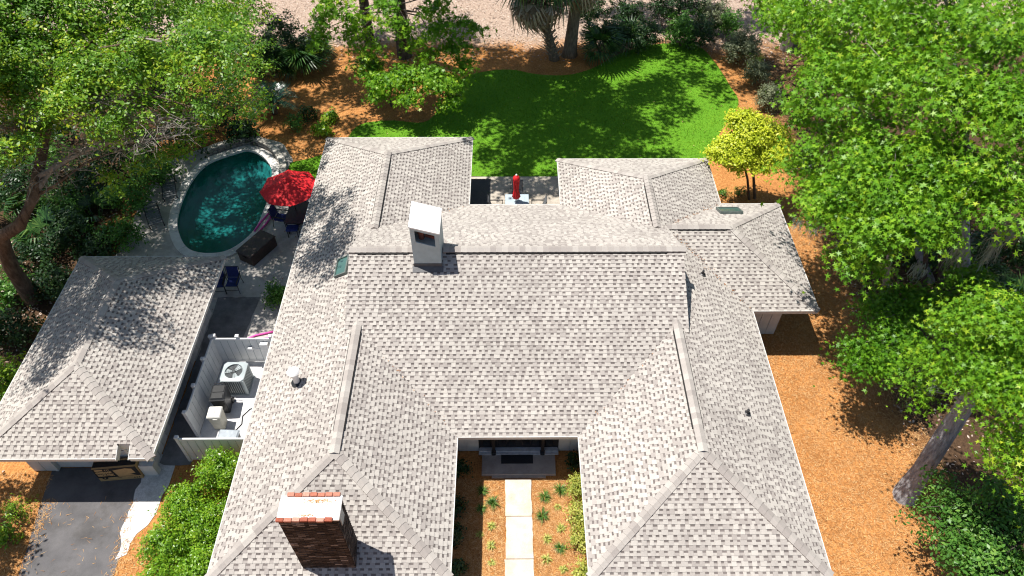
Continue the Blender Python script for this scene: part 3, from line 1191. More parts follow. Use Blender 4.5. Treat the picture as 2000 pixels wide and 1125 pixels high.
# main roof
rf.slope((GX0, MF, H_), (1, 0), (0, 1), SM, [[(GX0, vF0), (LXR, VF), (LXR, MYR), (GX0, MYR)], [(LX1, MF), (RX0, MF), (RXR, VF), (RXR, MYR), (LXR, MYR), (LXR, VF)],
                                             [(RXR, VF), (GX1, MF + (H_ + .5 * (RX1 - GX1) - H_) / SM), (GX1, MYR), (RXR, MYR)]])
rf.slope((GX0, MBK, H_), (1, 0), (0, -1), SM, [[(GX0, vB0), (LXR, VB), (LXR, MYR), (GX0, MYR)], [(LX1, MBK), (RX0, MBK), (RXR, VB), (RXR, MYR), (LXR, MYR), (LXR, VB)],
                                              [(RXR, VB), (GX1, MBK - .5 * (RX1 - GX1) / SM), (GX1, MYR), (RXR, MYR)]])
# annex
rf.slope((RX1, AYF, H_), (1, 0), (0, 1), .5, [[(RX1, AYF), (AX, AYF), (AXR, AYR), (AXI, AYR)]])
rf.slope((RX1, AYB, H_), (1, 0), (0, -1), .5, [[(RX1, AYB), (AX, AYB), (AXR, AYR), (AXI, AYR)]])
rf.slope((AX, AYF, H_), (0, 1), (-1, 0), .5, [[(AX, AYF), (AXR, AYR), (AX, AYB)]])
rf.done(300)

zl = lambda x, y: min(H_ + .5 * (x - LX0), H_ + .5 * (LX1 - x), H_ + FH * (y - YF), H_ + .5 * (YBL - y))
zr = lambda x, y: min(H_ + .5 * (x - RX0), H_ + .5 * (RX1 - x), H_ + FH * (y - YF), H_ + .5 * (YBR - y))
zm = lambda x, y: min(H_ + SM * (y - MF), H_ + SM * (MBK - y))
za = lambda x, y: min(H_ + .5 * (y - AYF), H_ + .5 * (AYB - y), H_ + .5 * (AX - x))
cap_line(house, (LXR, VF + .15), (LXR, YH), zl, lift=.075, vent=(.45, VF - YH - .6))
cap_line(house, (RXR, VF + .15), (RXR, YH), zr, lift=.075, vent=(.45, VF - YH - .6))
cap_line(house, (LXR, VB), (LXR, YHL), zl, lift=.075, vent=(.5, YHL - VB - .4))
cap_line(house, (RXR, VB), (RXR, YHR), zr, lift=.075, vent=(.5, YHR - VB - .5))
cap_line(house, (GX0, MYR), (-3.35, MYR), zm, lift=.075, vent=(.3, 2.1))
cap_line(house, (-2.3, MYR), (GX1, MYR), zm, lift=.075, vent=(.1, 7.9))
cap_line(house, (AXI, AYR), (AXR, AYR), za, lift=.06, vent=(.45, AXR - AXI - .15))
cap_line(house, (AX, AYF), (AXR, AYR), za)
cap_line(house, (AX, AYB), (AXR, AYR), za, single=False)
for cx, zf in ((LXR, zl), (RXR, zr)):
    cap_line(house, (cx - 3.505, YF), (cx, YH), zf)
    cap_line(house, (cx + 3.505, YF), (cx, YH), zf)
for x0, x1, cx, yb, yh, zf in ((LX0, LX1, LXR, YBL, YHL, zl), (RX0, RX1, RXR, YBR, YHR, zr)):
    cap_line(house, (x0, yb), (cx, yh), zf, single=False)
    cap_line(house, (x1, yb), (cx, yh), zf, single=False)


def fascia(parent, a, b, z=H_, inward=(0, 0), h=.17):
    mb = MB()
    mb.bar((a[0] + inward[0] * .02, a[1] + inward[1] * .02, z - h / 2 - .004), (b[0] + inward[0] * .02, b[1] + inward[1] * .02, z - h / 2 - .004), .03, h)
    # drip edge
    mb.bar((a[0] - inward[0] * .012, a[1] - inward[1] * .012, z + .012), (b[0] - inward[0] * .012, b[1] - inward[1] * .012, z + .012), .03, .022)
    mb.build('fascia', M['trim'], parent)


for a, b, i in [((LX0, YF), (LX1, YF), (0, 1)), ((RX0, YF), (RX1, YF), (0, 1)), ((LX0, YF), (LX0, YBL), (1, 0)), ((LX1, YF), (LX1, MF), (-1, 0)),
                ((RX0, YF), (RX0, MF), (1, 0)), ((LX1, MF), (RX0, MF), (0, 1)), ((RX1, YF), (RX1, AYF), (-1, 0)), ((RX1, AYF), (AX, AYF), (0, 1)),
                ((AX, AYF), (AX, AYB), (-1, 0)), ((RX1, AYB), (AX, AYB), (0, -1)), ((RX1, AYB), (RX1, YBR), (-1, 0)), ((RX0, YBR), (RX1, YBR), (0, -1)),
                ((RX0, MBK), (RX0, YBR), (1, 0)), ((LX1, MBK), (RX0, MBK), (0, -1)), ((LX1, MBK), (LX1, YBL), (-1, 0)), ((LX0, YBL), (LX1, YBL), (0, -1))]:
    fascia(house, a, b, H_, i)
# gable walls above the wings
for x, sg, xe in ((GX0, 1, LX0), (GX1, -1, RX1)):
    mb = MB()
    for t in (.12, .24):
        xx = x + sg * t
        y0, y1 = vF0 + .1, vB0 - .1
        zz = H_ + .5 * abs(xx - xe) - .06
        mb.poly([(xx, y0, zz), (xx, y1, zz), (xx, MYR + .3, MZR - .2), (xx, MYR - .3, MZR - .2)])
    mb.build('gable_wall', M['siding'], house)
    for s2, ye in ((1, MF), (-1, MBK)):
        mb = MB()
        mb.bar((x + (.02 if x < 0 else -.02), MYR - s2 * .01, MZR - .10), (x + (.02 if x < 0 else -.02), ye + s2 * ((zg0 - H_) / SM - .1), zg0 - .14), .03, .14)
        mb.build('rake_board', M['trim'], house)

# walls: board siding; the boards that show are separate parts
def wall(parent, a, b, h=2.55, t=.14, boards=True, mat='siding', bw=.4):
    a, b = Vector((*a, 0)), Vector((*b, 0))
    mb = MB(); mb.bar(a + Vector((0, 0, h / 2)), b + Vector((0, 0, h / 2)), t, h)
    w = mb.build('wall', M[mat], parent)
    if boards:
        d = (b - a); L = d.length; d.normalize()
        nrm = Vector((d.y, -d.x, 0))
        k = max(1, round(L / bw))
        bm = MB(); bm.bar((0, 0, h / 2), (0, 0, h / 2) + d * (L / k - .025) if False else d * (L / k - .025) + Vector((0, 0, h / 2)), .03, h - .05)
        me = bm.build('siding_board', M[mat], link=False)
        for i in range(k):
            o = obj('siding_board', me, w)
            o.location = a + d * (i * L / k + .012) + nrm * (t / 2 + .012)
    return w


wall(house, (8.6, 18.86), (10.95, 18.86))
wall(house, (10.95, 18.9), (10.95, 23.5), boards=False)
wall(house, (10.95, 23.5), (8.6, 23.5), boards=False)
wall(house, (-2.4, 13.49), (-1.09, 13.49))
wall(house, (1.78, 13.49), (3.0, 13.49))
wall(house, (-8.0, 8.6), (-2.4, 8.6), boards=False)
wall(house, (-2.4, 8.6), (-2.4, 13.4), boards=False)
wall(house, (3.0, 13.4), (3.0, 8.6), boards=False)
wall(house, (3.0, 8.6), (8.6, 8.6), boards=False)
wall(house, (8.6, 8.6), (8.6, 18.8), boards=False)
wall(house, (8.6, 23.5), (8.6, 26.7), boards=False)
wall(house, (8.6, 26.7), (3.0, 26.7), boards=False)
wall(house, (3.0, 26.7), (3.0, 23.4), boards=False)
wall(house, (3.0, 23.4), (-2.4, 23.4), boards=False)
wall(house, (-2.4, 23.4), (-2.4, 28.4), boards=False)
wall(house, (-2.4, 28.4), (-8.0, 28.4), boards=False)
wall(house, (-8.0, 28.4), (-8.0, 8.6), boards=False)
# front door unit: dark double door with glazed panes and white threshold
mb = MB(); mb.box((.345, 13.5, 1.25), (2.87, .12, 2.5)); door = mb.build('front_door', M['black'], house)
for x in (-.8, -.25, .1, .6, .95, 1.45):
    mb = MB(); mb.box((x, 13.42, 1.2), (.28, .04, 1.7), bevel=.01); mb.build('door_pane', M['doorglass'], door)
for x in (-.55, 1.2):
    mb = MB(); mb.box((x, 13.3, .62), (.1, .22, 1.0)); mb.box((x, 13.22, .2), (.16, .16, .18), bevel=.03); mb.build('door_post', M['black'], door)
mb = MB(); mb.box((.345, 13.36, .16), (2.8, .15, .08)); mb.build('threshold', M['threshold'], door)
mb = MB(); mb.box((.345, 13.3, .14), (2.86, .26, .04)); mb.build('door_step', M['threshold'], door)

# ------------------------------------------------ chimneys
ch = MB()
x0, x1, y0, y1, zb, zt = -5.95, -4.43, 8.2, 8.86, 1.2, 5.62
ch.box(((x0 + x1) / 2, (y0 + y1) / 2, (zb + zt) / 2), (x1 - x0 - .03, y1 - y0 - .03, zt - zb))
chim = ch.build('brick_chimney', M['mortar'], house)
chim['label'] = 'dark brown brick chimney with white cap near the front'
bm = MB(); single = []
cw, chh = .215, .068
k = 0
z = zb
while z < zt - .01:
    for (ax, fx, L, sgn) in (('x', y0, x1 - x0, -1), ('y', x1, y1 - y0, 1), ('x', y1, x1 - x0, 1), ('y', x0, y1 - y0, -1)):
        a = -(.5 * (k % 2)) * cw
        while a < L - .01:
            b = min(a + cw - .01, L); aa = max(a, 0)
            if b - aa > .03:
                pr = random.uniform(.0, .012)
                m = (aa + b) / 2
                tone = random.random() ** 1.4
                if ax == 'x':
                    bm.box((x0 + m, fx + sgn * (pr / 2 - .02), z + chh / 2), (b - aa, .05 + pr, chh - .011), tone=tone)
                else:
                    bm.box((fx + sgn * (pr / 2 - .02), y0 + m, z + chh / 2), (.05 + pr, b - aa, chh - .011), tone=tone)
            a += cw
    z += chh; k += 1
bm.build('bricks', M['brick_dark'], chim, False, 'stuff')
mb = MB()
capw = MB(); capw.box(((x0 + x1) / 2 + .01, (y0 + y1) / 2, zt + .035), (x1 - x0 + .10, y1 - y0 + .02, .07), bevel=.012)
capw.build('chimney_cap', M['white'], chim)
for row, (yy, xs, xe) in enumerate(((y0 - .01, x0 - .04, x1 - .10), (y1 + .02, x0 + .12, x1 - .0))):
    nb = 7
    ww = (xe - xs) / nb
    me = []
    for i in range(nb):
        b = MB(); b.box((xs + ww * (i + .5), yy + random.uniform(-.008, .008), zt + .085 + random.uniform(-.006, .006)), (ww - .014, .11, .075), random.uniform(-.03, .03), tone=random.random(), bevel=.008)
        b.build('brick', M['brick_red'], chim)
lit = []
for i in range(170):
    x = random.gauss(x0 + .95, .22) if i < 130 else random.gauss(x0 + .7, .1); y = (y1 - .1 - abs(random.gauss(0, .07))) if i < 130 else (y0 + .09 + abs(random.gauss(0, .03)))
    if x0 + .1 < x < x1 - .1:
        lit.append((x, y, zt + .078))
lit = np.array(lit)
V = leaf_polys(lit, np.array([0, 0, 1.0]) + R.normal(size=lit.shape) * .15, R.uniform(.02, .09, len(lit)), 'narrow')
M['straw_needle'] = toned('pine_needle', [(0, (0.28, 0.12, 0.04)), (0.5, (0.54, 0.28, 0.10)), (1, (0.76, 0.50, 0.24))], 0.8, 8, 0.1, 0.05)
mesh_np('fallen_needles', V, 4, M['straw_needle'], R.random(len(V)), chim, 'stuff')
mb = MB(); mb.box((x1 + .035, (y0 + y1) / 2 - .08, zt - .25), (.03, .3, .5)); mb.build('flashing_strip', M['chim_metal'], chim)

# grey boxed chimney behind the ridge
fx0, fx1, fy0, fy1 = -3.30, -2.34, 17.8, 19.05
zc0, zc1 = 6.95, 6.62
mb = MB()
zb = 4.6
op = (fx0 + .15, fx1 - .15)
tz = lambda x: zc0 + (zc1 - zc0) * (x - fx0) / (fx1 - fx0)
oz0, oz1 = lambda x: tz(x) - .62, lambda x: tz(x) - .1
for (ya, thick) in ((fy0, .05), (fy1 - .05, .05)):
    yb_ = ya + thick
    if ya == fy0:
        strips = [(fx0, op[0], zb, None, None), (op[1], fx1, zb, None, None), (op[0], op[1], zb, oz0, None), (op[0], op[1], oz1, None, 1)]
    else:
        strips = [(fx0, fx1, zb, None, None)]
    for xa, xb, lo, hi, _ in strips:
        la = lo(xa) if callable(lo) else lo; lb = lo(xb) if callable(lo) else lo
        ha = hi(xa) if hi else tz(xa); hb = hi(xb) if hi else tz(xb)
        vs = [(xa, ya, la), (xb, ya, lb), (xb, ya, hb), (xa, ya, ha), (xa, yb_, la), (xb, yb_, lb), (xb, yb_, hb), (xa, yb_, ha)]
        mb.mesh(vs, [(0, 1, 2, 3), (7, 6, 5, 4), (1, 0, 4, 5), (2, 1, 5, 6), (3, 2, 6, 7), (0, 3, 7, 4)])
for xa in (fx0, fx1 - .05):
    xb = xa + .05
    vs = [(xa, fy0 + .051, zb), (xb, fy0 + .051, zb), (xb, fy1 - .051, zb), (xa, fy1 - .051, zb), (xa, fy0 + .051, tz(xa)), (xb, fy0 + .051, tz(xb)), (xb, fy1 - .051, tz(xb)), (xa, fy1 - .051, tz(xa))]
    mb.mesh(vs, [(3, 2, 1, 0), (4, 5, 6, 7), (0, 1, 5, 4), (1, 2, 6, 5), (2, 3, 7, 6), (3, 0, 4, 7)])
mb.box(((fx0 + fx1) / 2, (fy0 + fy1) / 2, 6.02), (fx1 - fx0 - .11, fy1 - fy0 - .11, .06))
chim2 = mb.build('boxed_chimney', M['chim_metal'], house)
chim2['label'] = 'grey boxed chimney with tilted white cap and open front'
mb = MB()
e = .03
vs = [(fx0 - e, fy0 - e, tz(fx0) + .01), (fx1 + e, fy0 - e, tz(fx1) + .01), (fx1 + e, fy1 + e, tz(fx1) + .01), (fx0 - e, fy1 + e, tz(fx0) + .01)]
vs += [(a, b, c + .05) for a, b, c in vs]
mb.mesh(vs, [(3, 2, 1, 0), (4, 5, 6, 7), (0, 1, 5, 4), (1, 2, 6, 5), (2, 3, 7, 6), (3, 0, 4, 7)])
mb.build('chimney_cap', M['white'], chim2)
mb = MB(); mb.lathe((fx0 + .3, fy0 + .45, 6.05), [(.1, 0), (.1, .25), (.13, .27), (.09, .3)], 14); mb.build('flue_pipe', M['brick_red'], chim2)
mb = MB(); mb.bar((fx0 + .45, fy0 + .5, 6.12), (fx1 - .15, fy0 + .3, 6.2), .09, .07); mb.build('flue_brick', M['brick_red'], chim2)
mb = MB()
zf_ = H_ + SM * (fy0 - MF)
mb.mesh([(fx0 - .02, fy0 - .012, zf_ - .1), (fx1 + .02, fy0 - .012, zf_ - .1), (fx1 + .02, fy0 - .012, zf_ + .17), (fx0 - .02, fy0 - .012, zf_ + .17),
         (fx0 - .02, fy0 + .03, zf_ - .1), (fx1 + .02, fy0 + .03, zf_ - .1), (fx1 + .02, fy0 + .03, zf_ + .17), (fx0 - .02, fy0 + .03, zf_ + .17)],
        [(0, 1, 2, 3), (1, 5, 6, 2), (4, 0, 3, 7), (3, 2, 6, 7)])
apr = [(fx0 - .06, fy0 - .2), (fx1 + .06, fy0 - .2), (fx1 + .06, fy0 + .0), (fx0 - .06, fy0 + .0)]
mb.poly([(a, b, H_ + SM * (b - MF) + .034) for a, b in apr])
mb.build('flashing', M['flash'], chim2)

# vents and skylights
mb = MB()
p = Vector((-7.14, 14.21, 3.16))
mb.lathe(p + Vector((0, 0, -.1)), [(.10, 0), (.10, .70), (.20, .71), (.215, .76), (.17, .81), (.05, .83)], 22)
v1 = mb.build('vent_pipe', M['white'], house)
mb = MB(); mb.lathe(p + Vector((0, 0, -.12)), [(.20, .0), (.20, .17), (.12, .22)], 18); mb.build('pipe_boot', M['blackplastic'], v1)
for q in ((7.79, 12.94), (7.4, 19.01)):
    zq = H_ + .5 * (RX1 - q[0])
    mb = MB(); mb.lathe((*q, zq - .04), [(.12, 0), (.11, .09), (.05, .12), (.045, .27), (.03, .28)], 14)
    mb.build('vent_pipe', M['darkframe'], house)


def skylight(c, u, v, n, w, l):
    rot = Matrix((u, v, n)).transposed()
    mb = MB()
    for sx, sy, a, b in ((-1, 0, .06, l), (1, 0, .06, l), (0, -1, w - .122, .06), (0, 1, w - .122, .06)):
        mb.box(c + u * sx * (w / 2 - .03) + v * sy * (l / 2 - .03) + n * .07, (a, b, .13), rot)
    fr = mb.build('skylight', M['sky_frame'], house)
    mb = MB(); mb.box(c + n * .085, (w - .124, l - .124, .03), rot); mb.build('skylight_pane', M['glass'], fr)


k5 = 1 / math.sqrt(1.25)
skylight(Vector((-6.27, 19.2, H_ + .5 * (8.72 - 6.27))), Vector((k5, 0, .5 * k5)), Vector((0, -1, 0)), Vector((-.5 * k5, 0, k5)), .55, .95)
skylight(Vector((9.33, 23.0, H_ + .5 * (AYB - 23.0))), Vector((1, 0, 0)), Vector((0, k5, -.5 * k5)), Vector((0, .5 * k5, k5)), .95, .75)

# leaf debris in the valleys
deb = []
for (a, b, m, n_) in (((9.2, 18.1), (6.5, 20.8), .07, 80), ((9.2, 24.0), (6.6, 21.5), .06, 60), ((-1.9, 12.8), (-4.2, 14.9), .04, 22), ((2.5, 12.8), (5.0, 15.1), .04, 14), ((-1.9, 23.9), (-4, 21.9), .06, 18)):
    for i in range(n_):
        t = random.random() ** .8
        x = a[0] + (b[0] - a[0]) * t + random.gauss(0, m); y = a[1] + (b[1] - a[1]) * t + random.gauss(0, m)
        if a[0] > 6:
            z = max(za(x, y) if x > AXI else 0, H_ + .5 * (RX1 - x))
        elif a[0] < 0:
            z = max(zm(x, y), zl(x, y))
        else:
            z = max(zm(x, y), zr(x, y))
        deb.append((x, y, z + .035))
deb = np.array(deb)
V = leaf_polys(deb, np.array([0, 0, 1.0]) + R.normal(size=deb.shape) * .3, R.uniform(.03, .085, len(deb)), 'oval')
M['dry_leaf'] = toned('dry_leaf', [(0, (0.16, 0.06, 0.03)), (0.5, (0.36, 0.17, 0.09)), (1, (0.52, 0.36, 0.22))], 0.8, 8, 0.1, 0.05)
mesh_np('fallen_leaves', V, 6, M['dry_leaf'], R.random(len(V)), house, 'stuff')

# ================================================================== GARAGE
gar = thing('garage', 'detached garage with hipped grey shingle roof beside the driveway', 'garage')
GS = .478
GXR = (gx0 + gx1) / 2; GHW = (gx1 - gx0) / 2; GZ = gh + GS * GHW
GYF, GYB = gy0 + 2.76, gy1 - 2.6
rg = Roof(gar); rg.meshes = []
gf, gb = (GZ - gh) / (GYF - gy0), (GZ - gh) / (gy1 - GYB)
hx0, hx1, hy0, hy1 = -12.73, -12.30, 11.84, 12.25
tri = ccw([(gx0, gy0), (gx1, gy0), (GXR, GYF)])
pl = [clip(tri, 1, 0, hx0), clip(clip(clip(tri, 1, 0, hx1), -1, 0, -hx0), 0, -1, -hy1), clip(tri, -1, 0, -hx1)]
rg.on = True
rg.slope((gx0, gy0, gh), (1, 0), (0, 1), gf, pl)
rg.on = False
rg.slope((gx0, gy0, gh), (0, 1), (1, 0), GS, [[(gx0, gy0), (GXR, GYF), (GXR, GYB), (gx0, gy1)]])
rg.slope((gx1, gy0, gh), (0, 1), (-1, 0), GS, [[(gx1, gy0), (GXR, GYF), (GXR, GYB), (gx1, gy1)]])
rg.slope((gx0, gy1, gh), (1, 0), (0, -1), gb, [[(gx0, gy1), (gx1, gy1), (GXR, GYB)]])
rg.done(200)
zgar = lambda x, y: min(gh + GS * (x - gx0), gh + GS * (gx1 - x), gh + gf * (y - gy0), gh + gb * (gy1 - y))
cap_line(gar, (GXR, GYB), (GXR, GYF), zgar)
for x in (gx0, gx1):
    cap_line(gar, (x, gy0), (GXR, GYF), zgar)
    cap_line(gar, (x, gy1), (GXR, GYB), zgar)
for a, b, i in (((gx0, gy0), (hx0, gy0), (0, 1)), ((hx1, gy0), (gx1, gy0), (0, 1)), ((gx1, gy0), (gx1, gy1), (-1, 0)), ((gx0, gy1), (gx1, gy1), (0, -1)), ((gx0, gy0), (gx0, gy1), (1, 0))):
    fascia(gar, a, b, gh, i)
# lining boards of the notch in the eave
mb = MB()
zn = lambda y: gh + gf * (y - gy0)
for x in (hx0 + .012, hx1 - .012):
    mb = MB(); mb.bar((x, hy0, zn(hy0) - .12), (x, hy1, zn(hy1) - .12), .022, .24)
    mb.build('notch_lining', M['trim'], gar)
mb = MB(); mb.bar((hx0 + .024, hy1 + .012, zn(hy1) - .16), (hx1 - .024, hy1 + .012, zn(hy1) - .16), .022, .30); mb.build('notch_lining', M['trim'], gar)
wall(gar, (-16.85, 12.78), (-16.0, 12.78), 2.45, bw=.42)
wall(gar, (-13.1, 12.78), (-12.68, 12.78), 2.45, bw=.48)
wall(gar, (-12.64, 12.85), (-12.64, 20.0), 2.45)
wall(gar, (-12.64, 20.0), (-16.85, 20.0), 2.45, boards=False)
wall(gar, (-16.85, 20.0), (-16.85, 12.85), 2.45, boards=False)
mb = MB(); mb.box((-14.55, 12.86, 1.2), (2.88, .05, 2.4)); gd = mb.build('garage_door', M['siding'], gar)
for i in range(4):
    for j in range(2):
        b = MB(); b.box((-15.25 + 1.4 * j, 12.825, .33 + .58 * i), (1.34, .03, .5), bevel=.012); b.build('door_panel', M['siding'], gd)
for x in (-16.02, -13.08):
    mb = MB(); mb.box((x, 12.78, 1.2), (.1, .22, 2.4)); mb.build('door_jamb', M['trim'], gar)
mb = MB(); mb.box((-12.62, 12.60, .34), (.5, .24, .68)); mb.build('corner_pier', M['siding'], gar)

# cardboard box leaning at the garage door
cb = thing('cardboard_box', 'long brown and black cardboard box printed OUTDOOR DECK BOX by the garage door', 'box', (-13.62, 12.50, .012), .09)
W, D, HH = 1.46, .34, .84
b = MB(); b.box((0, 0, HH / 2), (W, D, HH)); b.build('carton', M['cardboard'], cb)
b = MB(); b.box((0, -D / 2 - .003, .53), (W * .995, .006, .60)); b.build('printed_front', M['ink'], cb)
b = MB(); b.box((0, .0, HH + .003), (W * .99, D * .62, .006)); b.build('printed_top', M['ink'], cb)
yf = -D / 2 - .009
b = MB(); b.poly([(-.02, yf, .25), (.60, yf, .25), (.38, yf, .36), (.60, yf, .42), (.56, yf, .70), (.36, yf, .76), (-.08, yf, .68)]); b.build('printed_picture', M['cardboard'], cb)
b = MB(); b.lathe((0, 0, 0), [(.1, 0), (.1, .004)], 20)
lg = b.build('round_logo', M['ink'], cb); lg.matrix_basis = Matrix.Translation((-.5, yf, .22)) @ Matrix.Rotation(PI / 2, 4, 'X')
b = MB(); b.poly([(-.53, yf - .007, .25), (-.47, yf - .007, .25), (-.485, yf - .007, .17), (-.515, yf - .007, .20)]); b.build('logo_mark', M['cardboard'], cb)
b = MB()
for i in range(3):
    b.poly([(.44 + i * .08, yf, .08), (.48 + i * .08, yf, .08), (.49 + i * .08, yf, .14), (.45 + i * .08, yf, .14)])
b.poly([(-.1, yf, .165), (.06, yf, .165), (.06, yf, .185), (-.1, yf, .185)])
b.build('shipping_marks', M['ink'], cb)
b = MB()
b.poly([(-.66, yf, .69), (-.40, yf, .69), (-.40, yf, .79), (-.66, yf, .79)])
for i in range(3):
    b.poly([(-.34 + i * .06, yf, .70), (-.315 + i * .06, yf, .70), (-.30 + i * .06, yf, .78), (-.325 + i * .06, yf, .78)])
b.build('printed_patch', M['cardboard'], cb)


def lettering(txt, parent, loc, size, mat, width=None):
    cu = bpy.data.curves.new('lettering', 'FONT')
    cu.body = txt; cu.size = size; cu.offset = .018 * size / .15; cu.extrude = .002
    cu.space_character = 1.12
    o = bpy.data.objects.new('lettering', cu); COL.objects.link(o)
    dg = bpy.context.evaluated_depsgraph_get()
    me = bpy.data.meshes.new_from_object(o.evaluated_get(dg))
    bpy.data.objects.remove(o)
    me.materials.clear(); me.materials.append(mat)
    if width:
        xs = [v.co.x for v in me.vertices]
        k = width / (max(xs) - min(xs))
        for v in me.vertices:
            v.co.x *= k
    t = obj('lettering', me, parent)
    t.matrix_basis = Matrix.Translation(loc) @ Matrix.Rotation(PI / 2, 4, 'X')
    return t


lettering('OUTDOOR', cb, (-.67, yf - .002, .53), .15, M['cardboard'], .55)
lettering('DECK BOX', cb, (-.66, yf - .002, .36), .15, M['cardboard'], .55)

# ================================================================== UTILITY YARD
def fence(name, label, pts, posts, h=1.5, inner=1, top=True):
    """vinyl fence along pts; posts listed as points; boards are parts"""
    o = thing(name, label, 'fence', (pts[0][0], pts[0][1], 0))
    off = Vector((pts[0][0], pts[0][1], 0))
    for p in posts:
        b = MB(); b.box((p[0] - off.x, p[1] - off.y, (h + .12) / 2), (.11, .11, h + .12))
        po = b.build('post', M['vinyl'], o)
        b = MB(); b.box((p[0] - off.x, p[1] - off.y, h + .15), (.145, .145, .06), bevel=.02); b.build('post_cap', M['vinyl'], po)
    for a, c in zip(pts[:-1], pts[1:]):
        A, C = Vector((*a, 0)) - off, Vector((*c, 0)) - off
        b = MB(); b.bar(A + Vector((0, 0, h)), C + Vector((0, 0, h)), .06, .09); b.build('top_rail', M['vinyl'], o)
        b = MB(); b.bar(A + Vector((0, 0, .16)), C + Vector((0, 0, .16)), .05, .12); b.build('bottom_rail', M['vinyl'], o)
        d = C - A; L = d.length; d.normalize()
        k = max(1, round(L / .27))
        w = L / k
        b = MB(); b.bar(A + Vector((0, 0, h / 2 + .05)), C + Vector((0, 0, h / 2 + .05)), .012, h - .24); b.build('groove_shade_panel', M['hvac'], o)  # grey backing: shadow in the grooves between boards put into its colour
        bm = MB(); bm.bar((0, 0, h / 2 + .05), d * (w - .03) + Vector((0, 0, h / 2 + .05)), .034, h - .22)
        me = bm.build('fence_board', M['vinyl'], link=False)
        for i in range(k):
            q = obj('fence_board', me, o); q.location = A + d * (i * w + .015)
    return o


fence('vinyl_fence', 'white vinyl board fence bent round the utility yard between garage and house', [(-11.4, 14.08), (-11.4, 17.42), (-9.15, 17.42)],
      [(-11.42, 14.06), (-11.44, 15.2), (-11.44, 16.4), (-11.44, 17.46), (-11.32, 17.5), (-10.42, 17.47), (-9.15, 17.47)])
fence('vinyl_fence', 'short white vinyl fence behind the bright green hedge, in front of the utility yard', [(-11.4, 13.08), (-8.9, 13.08)], [(-11.42, 13.08), (-9.05, 13.05)], h=1.45)

hv = thing('air_conditioner', 'grey square air conditioner with round fan grille on top', 'air conditioner', (-10.42, 16.28, .03))
Q = .86
b = MB(); b.box((0, 0, .47), (Q - .06, Q - .06, .86)); b.build('coil', M['hvacdark'], hv)
b = MB(); b.box((0, 0, .03), (Q + .06, Q + .06, .06)); b.build('base_pan', M['hvac'], hv)
for sx in (-1, 1):
    for sy in (-1, 1):
        b = MB(); b.box((sx * (Q / 2 - .04), sy * (Q / 2 - .04), .48), (.09, .09, .84), bevel=.015); b.build('corner_post', M['hvac'], hv)
lm = MB(); lm.box((0, 0, .48), (.022, .012, .8)); lme = lm.build('louver', M['hvac'], link=False)
for s in range(4):
    for i in range(9):
        o = obj('louver', lme, hv); a = s * PI / 2
        x, y = -.32 + .08 * i, -Q / 2 + .02
        o.location = (x * math.cos(a) - y * math.sin(a), x * math.sin(a) + y * math.cos(a), 0); o.rotation_euler = (0, 0, a)
b = MB(); nn = 48; ro = Q / 2 + .02; ri = .33
sq = []
for i in range(nn):
    a = 2 * PI * i / nn
    c, s = math.cos(a), math.sin(a)
    k = ro / max(abs(c), abs(s)); k = min(k, ro * 1.25)
    sq.append((c * k, s * k))
for i in range(nn):
    j = (i + 1) % nn
    ci = (ri * math.cos(2 * PI * i / nn), ri * math.sin(2 * PI * i / nn)); cj = (ri * math.cos(2 * PI * j / nn), ri * math.sin(2 * PI * j / nn))
    b.poly([(*ci, .97), (*sq[i], .94), (*sq[j], .94), (*cj, .97)])
    b.poly([(*sq[i], .94), (*sq[i], .88), (*sq[j], .88), (*sq[j], .94)])
    b.poly([(*ci, .97), (*cj, .97), (*cj, .86), (*ci, .86)])
b.build('top_panel', M['hvac'], hv)
b = MB(); b.lathe((0, 0, .8), [(.33, .11), (.33, .115)], 24); b.build('fan_well', M['hvacdark'], hv)
for i in range(3):
    a = i * 2 * PI / 3 + .9
    b = MB(); d = Vector((math.cos(a), math.sin(a), 0)); s = Vector((-d.y, d.x, 0))
    top = [d * .06 + s * .04, d * .30 + s * .12, d * .30 - s * .10, d * .06 - s * .04]
    vs = [p + Vector((0, 0, .935 + (.015 if k in (0, 1) else -.01))) for k, p in enumerate(top)]
    vs += [p - Vector((0, 0, .006)) for p in vs]
    b.mesh(vs, [(0, 1, 2, 3), (7, 6, 5, 4), (0, 4, 5, 1), (1, 5, 6, 2), (2, 6, 7, 3), (3, 7, 4, 0)])
    b.build('fan_blade', M['hvac'], hv)
b = MB(); b.lathe((0, 0, .92), [(.07, 0), (.07, .055), (.05, .06)], 16); b.build('fan_hub', M['hvacdark'], hv)
b = MB()
for r in (.12, .19, .26):
    b.tube([(r * math.cos(2 * PI * i / 24), r * math.sin(2 * PI * i / 24), .975) for i in range(25)], .004, 4, cap=False)
for i in range(10):
    a = 2 * PI * i / 10
    b.tube([(.05 * math.cos(a), .05 * math.sin(a), .982), (.34 * math.cos(a), .34 * math.sin(a), .972)], .005, 4)
b.build('fan_guard', M['darkframe'], hv)

